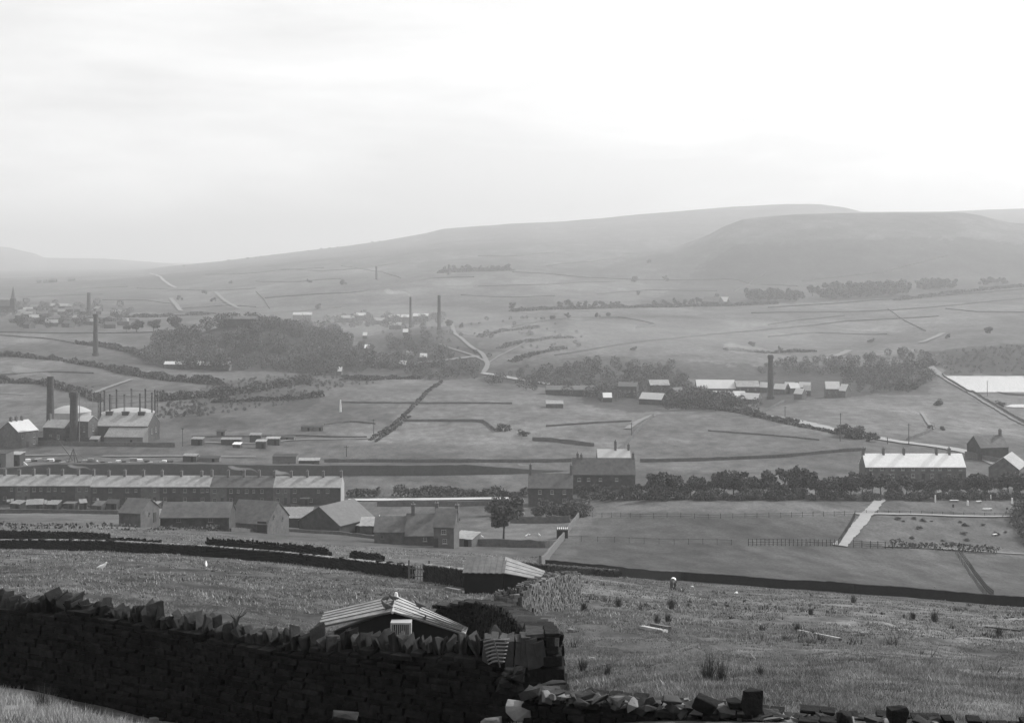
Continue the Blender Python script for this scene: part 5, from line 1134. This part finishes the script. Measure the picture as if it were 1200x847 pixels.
for k, (u, v, s_) in enumerate([(12, 838, .22), (34, 826, .14), (58, 842, .12), (85, 834, .16), (108, 844, .2), (140, 845, .12), (22, 815, .1), (180, 846, .14)]):
    p = G(u, v, 15); mb = MB(); rock(mb, 0, 0, s_ * .25, s_, s_ * .8, s_ * .6, k); tag(mb.build('bank_stone', M_PALESTONE, None, p), f'{ORD[k]} pale stone in the grass of the lower left bank', 'stone', 'pale stones on the lower left bank')
# dead weed on the wall top
wx = MB(); x0, y0, z0 = P3(277, 727, 22.8)
for k in range(16): a = random.uniform(0, 6.28); wx.tube([(x0, y0, z0 - .1), (x0 + .06 * math.cos(a), y0 + .05 * math.sin(a), z0 + .05), (x0 + .2 * math.cos(a), y0 + .1 * math.sin(a), z0 + random.uniform(.1, .2))], [.01, .006, .003], 4)
tag(wx.build('dead_weed', M_RUSH), 'dry weed growing from the top of the near wall', 'weed')

# ------------------------------------------------------------------ walls of the sunken lane in the left middle distance
def gpath(pts, h, dmin=60):
    out = []
    for u, v in pts:
        p = G(u, v, dmin); out.append((p.x, p.y, p.z + h))
    return out
drywall('lane_wall', 'dark dry stone wall crossing the left pasture, its top stones coloured pale as if sunlit', gpath([(-120, 643), (0, 643), (60, 643.5), (120, 645), (180, 648.5), (240, 652), (330, 659), (380, 665), (430, 671), (482, 678)], 1.15), th=.5, m=M_MIDSTONE, cope=mat('painted_sunlit_cope', .15, .9, 2, .5, island=.7), cope_kind='flat', ch=(.22, .34), ln=(.4, .9), bev=False, topvar=.15)  # pale coping: sunlight along the wall top is put into the colour
drywall('lane_wall', 'short dark dry stone wall between the picket gate and the tarred shed', gpath([(500, 681), (520, 684), (552, 691)], 1.4), th=.5, m=M_MIDSTONE, cope=MATS['painted_sunlit_cope'], cope_kind='flat', ch=(.18, .26), ln=(.3, .7), bev=False)
for pts, h, lab in [([(-120, 634), (0, 635), (50, 637), (95, 639.5), (128, 642)], 1.5, 'far wall of the sunken lane, left stretch'), ([(132, 643), (160, 645), (188, 648)], 1.1, 'ruinous low middle stretch of the far lane wall'), ([(243, 650), (290, 652), (335, 656), (384, 662)], 1.6, 'far wall of the sunken lane, right stretch'), ([(412, 662), (448, 667)], 1.3, 'last fragment of the far lane wall before the gate')]:
    drywall('lane_wall', lab, gpath(pts, h), th=.5, m=M_MIDSTONE, cope=M_MIDSTONE, ch=(.25, .36), ln=(.4, 1.0), cope_h=.3, bev=False)
p = G(491, 679.5, 60); o = empty('picket_gate', p, R(-8), 'rickety wooden picket gate in the lane wall', 'gate'); W_ = span(481, 503, p.y)
for k in range(8): MB().box((-W_ / 2 + W_ * k / 7, 0, .65 + .05 * (k % 3)), (.06, .04, 1.25 + .1 * (k % 3))).build('paling', M_WOOD, o)
for z_ in (.35, 1.0): MB().box((0, .045, z_), (W_, .04, .08)).build('rail', M_WOOD, o)
for s in (-1, 1): MB().box((s * (W_ / 2 + .08), .05, .8), (.14, .14, 1.9)).build('gate_post', M_WOOD, o)
for k, v_ in enumerate((654, 657)): pass
# tarred shed with iron roof
p = G(590, 697, 60); S = p.y / F; wl = 46 * S
o = empty('tarred_shed', (p.x, p.y, p.z), R(-4), 'black tarred shed with a ribbed front roof and a long bright side roof', 'shed')
ev = 30 * S; ev -= .25; rg = ev + .45
MB().add([(-wl, 0, -1), (0, 0, -1), (0, 2.4, -1), (-wl, 2.4, -1), (-wl, 0, ev), (0, 0, ev), (0, 2.4, rg), (-wl, 2.4, rg)], [(3, 2, 1, 0), (4, 5, 6, 7), (0, 1, 5, 4), (1, 2, 6, 5), (2, 3, 7, 6), (3, 0, 4, 7)]).build('wall', M_TAR, o)
mb = MB()
for k in range(14):
    x0 = -wl - .12 + (wl + .2) * k / 14; x1 = -wl - .12 + (wl + .2) * (k + 1) / 14; zz = .03 if k % 2 else 0
    mb.add([(x0, -.2, ev - .03 + zz), (x1, -.2, ev - .03 + zz), (x1, 2.6, rg + .03 + zz), (x0, 2.6, rg + .03 + zz), (x0, -.2, ev + .02 + zz), (x1, -.2, ev + .02 + zz), (x1, 2.6, rg + .08 + zz), (x0, 2.6, rg + .08 + zz)],
           [(3, 2, 1, 0), (4, 5, 6, 7), (0, 1, 5, 4), (1, 2, 6, 5), (2, 3, 7, 6), (3, 0, 4, 7)])
mb.build('ribbed_roof', M_IRON_D, o)
L2 = 60 * S
MB().add([(.02, .3, -1), (L2, 1.2, -1.2), (L2, 2.2, -1.2), (.02, 2.4, -1), (.02, .3, rg - .45), (L2, 1.2, rg - 1.3), (L2, 2.2, rg - 1.25), (.02, 2.4, rg - .02)], [(3, 2, 1, 0), (4, 5, 6, 7), (0, 1, 5, 4), (1, 2, 6, 5), (2, 3, 7, 6), (3, 0, 4, 7)]).build('side_wall', M_TAR, o)
mb = MB()
for k in range(4):
    ya, yb = .1 + 2.5 * k / 4, .1 + 2.5 * (k + 1) / 4 - .04; lift = .03 * k
    za, zb = rg - .50 + .5 * k / 4, rg - 1.40 + .1 * k / 4
    yc, yd = 1.1 + 1.3 * k / 4, 1.1 + 1.3 * (k + 1) / 4 - .03
    mb.add([(-.05, ya, za + lift), (L2 + .25, yc, zb + lift), (L2 + .25, yd, zb + .04 + lift), (-.05, yb, za + .12 + lift), (-.05, ya, za + .06 + lift), (L2 + .25, yc, zb + .06 + lift), (L2 + .25, yd, zb + .1 + lift), (-.05, yb, za + .18 + lift)],
           [(3, 2, 1, 0), (4, 5, 6, 7), (0, 1, 5, 4), (1, 2, 6, 5), (2, 3, 7, 6), (3, 0, 4, 7)])
mb.build('side_roof', M_IRON, o)
# sunlit rubble wall running away beside the tarred shed
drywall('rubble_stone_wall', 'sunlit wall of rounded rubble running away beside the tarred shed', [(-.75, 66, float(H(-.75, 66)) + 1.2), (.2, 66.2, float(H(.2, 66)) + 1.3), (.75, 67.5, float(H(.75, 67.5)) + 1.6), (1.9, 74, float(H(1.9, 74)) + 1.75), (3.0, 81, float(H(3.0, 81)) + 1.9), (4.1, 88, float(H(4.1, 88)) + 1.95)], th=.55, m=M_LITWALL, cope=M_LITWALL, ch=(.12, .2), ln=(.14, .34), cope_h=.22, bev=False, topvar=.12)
p = at(656, 90); bush('elder_bush', p, 2.6, 1, 'dark elder bush at the far end of the sunlit rubble wall', wide=.8)
p = at(664, 87); bush('elder_bush', p, 1.7, 2, 'lower dark bush leaning on the end of the sunlit rubble wall', wide=.7)
drywall('rubble_stone_wall', 'low broken wall with pale top stones behind the tarred shed', gpath([(612, 667), (640, 670), (690, 673.5), (725, 676)], .8), th=.6, m=M_MIDSTONE, cope=M_PALESTONE, ch=(.2, .3), ln=(.3, .7), cope_h=.22, bev=False)
# pigeon loft behind the near wall
PD = 45.0; S = PD / F
o = empty('pigeon_loft', (gx(462, PD), PD, gz(735, PD)), 0, 'low shed roofed with pale corrugated iron showing over the near wall', 'shed')
def LX(u): return (u - 462) * S
def LZ(v): return (735 - v) * S
MB().add([(LX(385), .25, -2.6), (LX(540), .25, -2.6), (LX(540), .25, LZ(741)), (LX(461), .25, LZ(719)), (LX(385), .25, LZ(744)),
          (LX(385), 2.7, -2.6), (LX(540), 2.7, -2.6), (LX(540), 2.7, LZ(741) - .5), (LX(461), 2.7, LZ(719) - .35), (LX(385), 2.7, LZ(744) - .5)],
         [(0, 1, 2, 3, 4), (9, 8, 7, 6, 5), (1, 6, 7, 2), (5, 0, 4, 9), (2, 7, 8, 3), (3, 8, 9, 4), (0, 5, 6, 1)]).build('wall', M_TAR, o)
def corr_roof(name, a, b, c_, d_, n, m, amp=.055):
    """sheet between front edge a->b and back edge d->c, corrugations along the slope a->b"""
    A, B, C_, D_ = map(Vector, (a, b, c_, d_)); mb = MB(); nrm = (B - A).cross(D_ - A).normalized()
    if nrm.z < 0: nrm = -nrm
    sub = n * 6; vs = []; fs = []
    for i in range(sub + 1):
        t = i / sub; h = amp * max(0, math.cos(2 * math.pi * t * n)) ** 3 * 1.6
        for s in range(2):
            p = (A.lerp(D_, t)).lerp(B.lerp(C_, t), s) + nrm * h; vs += [p, p - nrm * .02]
    for i in range(sub):
        k = 4 * i; fs += [(k, k + 2, k + 6, k + 4), (k + 1, k + 5, k + 7, k + 3)]
    fs += [(0, 1, 3, 2), (4 * sub, 4 * sub + 2, 4 * sub + 3, 4 * sub + 1)]
    fs += [(4 * i, 4 * i + 4, 4 * i + 5, 4 * i + 1) for i in range(sub)] + [(4 * i + 2, 4 * i + 3, 4 * i + 7, 4 * i + 6) for i in range(sub)]
    return MB().add(vs, fs).build(name, m, o)
bk = 2.9
def back(u, v): return (LX(u) * (PD + bk) / PD + (462 - CU) / F * bk, bk, (CV - v) / F * (PD + bk) - gz(735, PD))
M_LOFT = mat('pale_corrugated_iron', .36, .65, 3, .38, spec=.3)
corr_roof('left_roof', (LX(372), 0, LZ(736.5)), (LX(460), 0, LZ(718)), back(464, 700), back(380, 719.5), 5, M_LOFT, .05)
corr_roof('right_roof', (LX(545), 0, LZ(744)), (LX(460.5), 0, LZ(718)), back(464.5, 700), back(548, 737), 5, M_LOFT, .04)
for (a_, b_, c2, d2) in [((LX(372), 0, LZ(736.5)), (LX(460), 0, LZ(718)), back(464, 700), back(380, 719.5)), ((LX(545), 0, LZ(744)), (LX(460.5), 0, LZ(718)), back(464.5, 700), back(548, 737))]:
    for t_ in (.2, .42, .62, .82):
        p0 = Vector(a_).lerp(Vector(d2), t_); p1 = Vector(b_).lerp(Vector(c2), t_); MB().tube([p0 + Vector((0, 0, .10)), p1 + Vector((0, 0, .10))], .018, 4).build('roof_batten', M_WOOD, o)
MB().tube([(LX(460), -.03, LZ(717)), back(464, 699.3)], .05, 6).build('ridge_cap', M_LOFT, o)
MB().cyl(back(464.3, 699)[0], bk, back(464, 699)[2] - .1, back(464, 694)[2], .09, .05, 8).build('finial', M_WHITE, o)
e_ = MB()
for (ua, ub, va, vb) in [(459, 483, 725, 727), (459, 461, 727, 744), (481, 483, 727, 744), (459, 483, 743, 744.5)]: e_.box((LX((ua + ub) / 2), -.25, LZ((va + vb) / 2)), ((ub - ua) * S, .45, (vb - va) * S))
e_.build('landing_box', M_WOOD_P, o)
e_ = MB()
for k in range(9): e_.box((LX(462.5 + k * 2.25), -.46, LZ(735)), (.022, .022, 16 * S))
e_.build('slat', M_WOOD_P, o); MB().box((LX(471), -.02, LZ(735)), (20 * S, .04, 15 * S)).build('dark_opening', M_TAR, o)

# ------------------------------------------------------------------ birds and animals: skinned bodies
def skin_mesh(name, verts, edges, radii, m, levels=2, root=0):
    me = bpy.data.meshes.new(name); me.from_pydata(verts, edges, []); me.materials.append(m); o = bpy.data.objects.new(name, me); COL.objects.link(o)
    sk = o.modifiers.new('skin', 'SKIN'); sv = me.skin_vertices[0].data if me.skin_vertices else None
    if sv is None:
        bpy.context.view_layer.objects.active = o; me.skin_vertices  # created with the modifier in 4.5
    sv = me.skin_vertices[0].data
    for i, r_ in enumerate(radii): sv[i].radius = (r_, r_) if not isinstance(r_, tuple) else r_; sv[i].use_root = (i == root)
    sk.use_smooth_shade = True
    ss_ = o.modifiers.new('smooth', 'SUBSURF'); ss_.levels = levels; ss_.render_levels = levels
    dg = bpy.context.evaluated_depsgraph_get(); ev_ = o.evaluated_get(dg); nm = bpy.data.meshes.new_from_object(ev_); nm.materials.clear(); nm.materials.append(m)
    bpy.data.objects.remove(o); return nm
BV = [(-.20, 0, .10), (-.10, 0, .13), (0, 0, .15), (.08, 0, .18), (.115, 0, .235), (.13, 0, .275), (.165, 0, .272)]
bird_me = skin_mesh('bird_body', BV + [(.0, .03, .07), (.01, .035, .0), (.0, -.03, .07), (.01, -.035, .0)], [(0, 1), (1, 2), (2, 3), (3, 4), (4, 5), (5, 6), (2, 7), (7, 8), (2, 9), (9, 10)],
                    [.018, .05, .075, .055, .03, .032, .008, .012, .008, .012, .008], M_PIGEON, 2, 2)
white_me = bird_me.copy(); white_me.materials.clear(); white_me.materials.append(M_WHITE)
def bird(name, label, cat, loc, rz, s, me, group): return tag(link(name, me, None, loc, rz, (s, s, s)), label, cat, group)
for (u, v, d, rz, s, lab) in [(453.5, 705, PD + 2.2, 40, 1.35, 'pigeon standing upright near the ridge of the loft roof'), (461, 705.5, PD + 1.7, 200, 1.3, 'dark pigeon right beside the ridge of the loft'), (452.5, 715, PD + .5, 160, 1.45, 'plump pigeon at the front edge of the left roof slope'), (456.5, 714, PD + .6, 20, 1.3, 'second pigeon huddled at the front edge of the left roof slope'),
                          (491.5, 714.2, PD + 1.9, 175, 1.35, 'pigeon sitting on the back edge of the right roof slope'), (494, 732.5, PD + .5, 15, 1.4, 'pigeon walking on the lower right roof slope')]:
    bird('pigeon', lab, 'pigeon', P3(u, v, d), R(rz), s * .84, bird_me, 'pigeons on the loft roof')
for (u, v, s, lab, dm) in [(120, 668, 2.0, 'white goose on the left pasture', 60), (241.5, 665, 2.0, 'white goose on the pasture below the lane wall', 60), 
                      (565, 630, 2.2, 'white hen left of the lone round tree', 250), (617, 629, 2.4, 'white hen in the paddock right of the lone round tree', 250), (620, 627.5, 2.0, 'smaller white hen just behind another in the paddock', 250), (632, 628, 2.2, 'white hen nearest the hen coop', 250), (445, 606, 2.2, 'white hen far out in the upper paddock', 300)]:
    p = G(u, v, dm); bird('hen' if 'hen' in lab else 'goose', lab, 'hen' if 'hen' in lab else 'goose', p, random.uniform(-3, 3), s, white_me if 'dark' not in lab else bird_me, None)
p = G(659, 630.5, 220); o = empty('hen_coop', p, 0, 'dark box coop in the paddock with hens perched on top', 'coop'); cw = span(653, 666, p.y); MB().box((0, .6, .85), (cw, 1.3, 1.8)).build('body', M_TAR, o); MB().box((0, .6, 1.78), (cw + .2, 1.6, .08)).build('roof', M_TAR2, o)
for k in range(6): bird('perched_hen', f'{ORD[k]} white hen perched on the coop roof, counted from the left', 'hen', (p.x - cw * .42 + cw * .17 * k, p.y + .3, p.z + 1.82), R(80), 1.9, white_me, 'hens on the coop roof')
# piebald cow seen from the front
p = G(789, 689.5, 120)
CVt = [(0, .75, .92), (0, .35, .98), (0, -.15, 1.0), (0, -.55, 1.02), (0, -.85, .98), (0, -1.1, .82), (0, -1.28, .58), (0, -1.36, .38),
       (.20, -.5, .75), (.20, -.52, .42), (.20, -.5, .04), (-.20, -.5, .75), (-.22, -.62, .42), (-.22, -.6, .04), (.20, .7, .72), (.2, .78, .42), (.2, .72, .04), (-.20, .7, .72), (-.2, .8, .42), (-.2, .76, .04),
       (.17, -1.08, .9), (-.17, -1.08, .9), (0, .98, .9), (0, 1.02, .45)]
CE = [(0, 1), (1, 2), (2, 3), (3, 4), (4, 5), (5, 6), (6, 7), (3, 8), (8, 9), (9, 10), (3, 11), (11, 12), (12, 13), (0, 14), (14, 15), (15, 16), (0, 17), (17, 18), (18, 19), (5, 20), (5, 21), (0, 22), (22, 23)]
CR = [.26, .31, .32, .28, .17, .13, .11, .085, .11, .06, .055, .11, .06, .055, .13, .065, .055, .13, .065, .055, .035, .035, .03, .025]
cow_m = bpy.data.materials.new('piebald_hide'); cow_m.use_nodes = True; t = cow_m.node_tree; pb = t.nodes['Principled BSDF']; pb.inputs['Roughness'].default_value = .7
tcn = t.nodes.new('ShaderNodeTexCoord'); sp_ = t.nodes.new('ShaderNodeSeparateXYZ'); nz_ = t.nodes.new('ShaderNodeTexNoise'); nz_.inputs['Scale'].default_value = 2.2
ad = t.nodes.new('ShaderNodeMath'); ad.operation = 'ADD'; gt = t.nodes.new('ShaderNodeMath'); gt.operation = 'GREATER_THAN'; gt.inputs[1].default_value = 1.62
t.links.new(tcn.outputs['Object'], sp_.inputs[0]); t.links.new(tcn.outputs['Object'], nz_.inputs['Vector']); t.links.new(sp_.outputs['Z'], ad.inputs[0]); t.links.new(nz_.outputs['Fac'], ad.inputs[1]); t.links.new(ad.outputs[0], gt.inputs[0])
mx = t.nodes.new('ShaderNodeMix'); mx.data_type = 'RGBA'; mx.inputs[6].default_value = (.02, .02, .02, 1); mx.inputs[7].default_value = (.8, .8, .8, 1); t.links.new(gt.outputs[0], mx.inputs[0]); t.links.new(mx.outputs[2], pb.inputs['Base Color'])
cow_me = skin_mesh('cow_body', CVt, CE, CR, cow_m, 2, 2)
tag(link('cow', cow_me, None, p, R(-12), (1.12, 1.1, 1.05)), 'black cow with a white back grazing by the long dark wall, facing the viewer', 'cow')
# timbers and stones lying in the rough pasture
for (u0, v0, u1, v1, th_, m, lab) in [(752, 735.5, 780, 741, .16, M_WOOD_P, 'lower pale plank of the pair lying in the rough grass'), (764, 733.5, 785, 737.5, .2, M_WOOD, 'upper dark timber of the pair lying in the rough grass'), (935, 740, 984, 750, .16, M_WOOD_P, 'long pale pole lying alone in the rough grass'),
                               (1155, 735, 1196, 740, .14, M_TAR2, 'dark timber half sunk in grass near the frame edge'), (650, 696, 668, 700, .5, M_PALESTONE, 'pale flat patch of bare stone beyond the sunlit rubble wall'), (523, 691, 539, 694, .3, M_PALESTONE, 'pale heap of lime in front of the tarred shed')]:
    a, b = G(u0, v0, 50), G(u1, v1, 50); c_ = (a + b) / 2; L_ = (b - a).length; mb = MB()
    mb.box((0, 0, th_ * .3), (L_, th_ * (1.6 if 'plank' in lab else 1), th_ * .8), jit=.03); o = mb.build('timber' if 'pale flat' not in lab and 'heap' not in lab else 'stone_patch', m, None, c_, math.atan2(b.y - a.y, b.x - a.x)); o.rotation_euler.y = -math.atan2(b.z - a.z, math.hypot(b.x - a.x, b.y - a.y)); tag(o, lab, 'timber' if o.name.startswith('timber') else 'stone')
for k, (u, v, s, lab) in enumerate([(811, 688, .45, 'white stone just right of the cow'), (862, 695, .55, 'white stone farther right of the cow along the wall'), (668, 741, .35, 'pale stone in the grass by the ruined wall end'), (693, 775, .3, 'small pale stone in the near grass'), (1095, 688, .3, 'pale stone near the long dark wall')]):
    p = G(u, v, 40); mb = MB(); rock(mb, 0, 0, s * .2, s, s * .8, s * .6, k); tag(mb.build('field_stone', M_WHITE if k < 2 else M_PALESTONE, None, p), lab, 'stone')

# ------------------------------------------------------------------ grass and rushes
def blades(name, label, n, umin, umax, dmin, dmax, h, wdt, m, seed, cl=0.0, per=5, spread=.5, dens_scale=6.0, power=1.0, extra=None):
    r = np.random.default_rng(seed); d = dmin * (dmax / dmin) ** (r.uniform(0, 1, n) ** power); u = r.uniform(umin, umax, n)
    x = (u - CU) / F * d; k = np.ones(n, bool)
    if cl > -1: k = fbm(x / dens_scale, d / dens_scale, 3, seed) > cl
    if extra is not None: k &= extra(u, d)
    wx_ = np.interp(d, [60, 66, 88, 92], [.3, .3, 4.1, 5.0]); k &= ~((d > 60) & (d < 91) & (x > wx_ - 1.6) & (x < wx_ + 1.5))
    x, d = x[k], d[k]; n = len(x); hs = h * (0.5 + r.uniform(0, 1, n)) * (0.7 + 0.5 * (fbm(x / 3, d / 3, 2, 5) + .5)); sc = np.maximum(1, d / 45)
    x = np.repeat(x, per) + r.normal(0, 1, n * per) * np.repeat(spread * hs, per); y = np.repeat(d, per) + r.normal(0, 1, n * per) * np.repeat(spread * hs, per)
    hb = np.repeat(hs, per) * r.uniform(.6, 1.15, n * per); wb = wdt * np.repeat(sc, per) * r.uniform(.7, 1.3, n * per)
    z = H(x, y) - .02; a = r.uniform(0, np.pi, len(x)); lx, ly = r.normal(0, .38, (2, len(x))) * hb
    B0 = np.stack([x - np.cos(a) * wb, y - np.sin(a) * wb, z], 1); B1 = np.stack([x + np.cos(a) * wb, y + np.sin(a) * wb, z], 1); T = np.stack([x + lx, y + ly, z + hb], 1)
    V_ = np.stack([B0, B1, T], 1).reshape(-1, 3); o = link(name, np_mesh(name, V_, np.arange(len(V_)).reshape(-1, 3), m)); return tag(o, label, kind='stuff')
beyond = lambda u, d: ((u > 640) | (d > 29)) & ((u < 640) | (d > 19.2))
blades('grass', 'tufted pale moor grass of the rough pasture', 70000, -60, 1260, 19, 70, .10, .010, M_BLADE, 61, -.15, 5, .6, 2.2, .8, beyond)
WALLD = [(G(u, v, 150).y) for u, v in ((640, 668), (800, 680), (1000, 695), (1200, 710.5))]
short_of_wall = lambda u, d: (d < np.interp(u, [640, 800, 1000, 1200], WALLD) - 2) | (u < 630)
blades('grass', 'coarse grass farther out on the pasture', 70000, -60, 1260, 60, 240, .15, .020, M_BLADE, 62, -.12, 3, .9, 4, .9, short_of_wall)
M_PALEBL = mat('pale_bank_grass', .30, .85, 3, .35, island=.45)
blades('grass', 'thick rough grass just beyond the tumbled wall', 26000, 600, 1300, 17.2, 42, .085, .007, M_BLADE, 67, -1.5, 5, .8, 3, .9, lambda u, d: d > 19.0 - (u - 628) * .0022)
blades('grass', 'long pale grass on the bank at the lower corner', 5200, -150, 190, 17.5, 24.5, .16, .007, M_PALEBL, 63, -1.5, 7, .7, 2, 1.0, lambda u, d: (d < 23.5 - u * .017) & (d > 14))
blades('grass', 'pale dead grass tufts in the pasture', 9000, -60, 1260, 24, 160, .13, .010, M_PALEBL, 66, .12, 5, .8, 4, 1.0, beyond)
blades('rushes', 'dark clumps of rushes in the rough pasture', 1500, 640, 1260, 22, 170, .34, .016, M_RUSH, 64, .22, 12, .3, 7, .9, beyond)
blades('rushes', 'dark tussocks on the left pasture', 1500, -60, 560, 45, 150, .14, .02, M_RUSH, 65, .15, 8, .8, 5, 1.0, None)
RU = [(830, 796, .75), (845, 797, .55), (683, 786, .5), (657, 706, .6), (664, 708, .5), (725, 710, .5), (684, 715, .5), (787, 713, .6), (770, 730, .5), (1095, 728, .6), (1070, 725, .4), (935, 740, .55), (1170, 745, .5), (712, 790, .35), (50, 832, .55), (890, 790, .3), (1000, 706, .4), (783, 728, .5), (950, 720, .4)]
for k, (u, v, s) in enumerate(sorted(RU)):
    p = G(u, v, 17); r = np.random.default_rng(k); n = 110; s *= max(1, p.y / 55) * .8; a = r.uniform(0, 6.28, n); q_ = r.uniform(0, .28, n) * s; tx = r.normal(0, .22, (n, 2)) * s; wb = .006 * max(1, p.y / 25)
    B = np.stack([q_ * np.cos(a), q_ * np.sin(a), np.zeros(n) - .05], 1); ex = np.stack([np.cos(a + 1.5), np.sin(a + 1.5), 0 * a], 1) * wb; T = B + np.stack([tx[:, 0], tx[:, 1], s * r.uniform(.6, 1.2, n)], 1)
    V_ = np.stack([B - ex, B + ex, T], 1).reshape(-1, 3); o = link('rush_clump', np_mesh('rush_clump', V_, np.arange(3 * n).reshape(n, 3), M_RUSH), None, p)
    tag(o, f'{ORD[k]} spiky clump of rushes from the left across the near pasture', 'rush clump', 'rush clumps in the pasture')
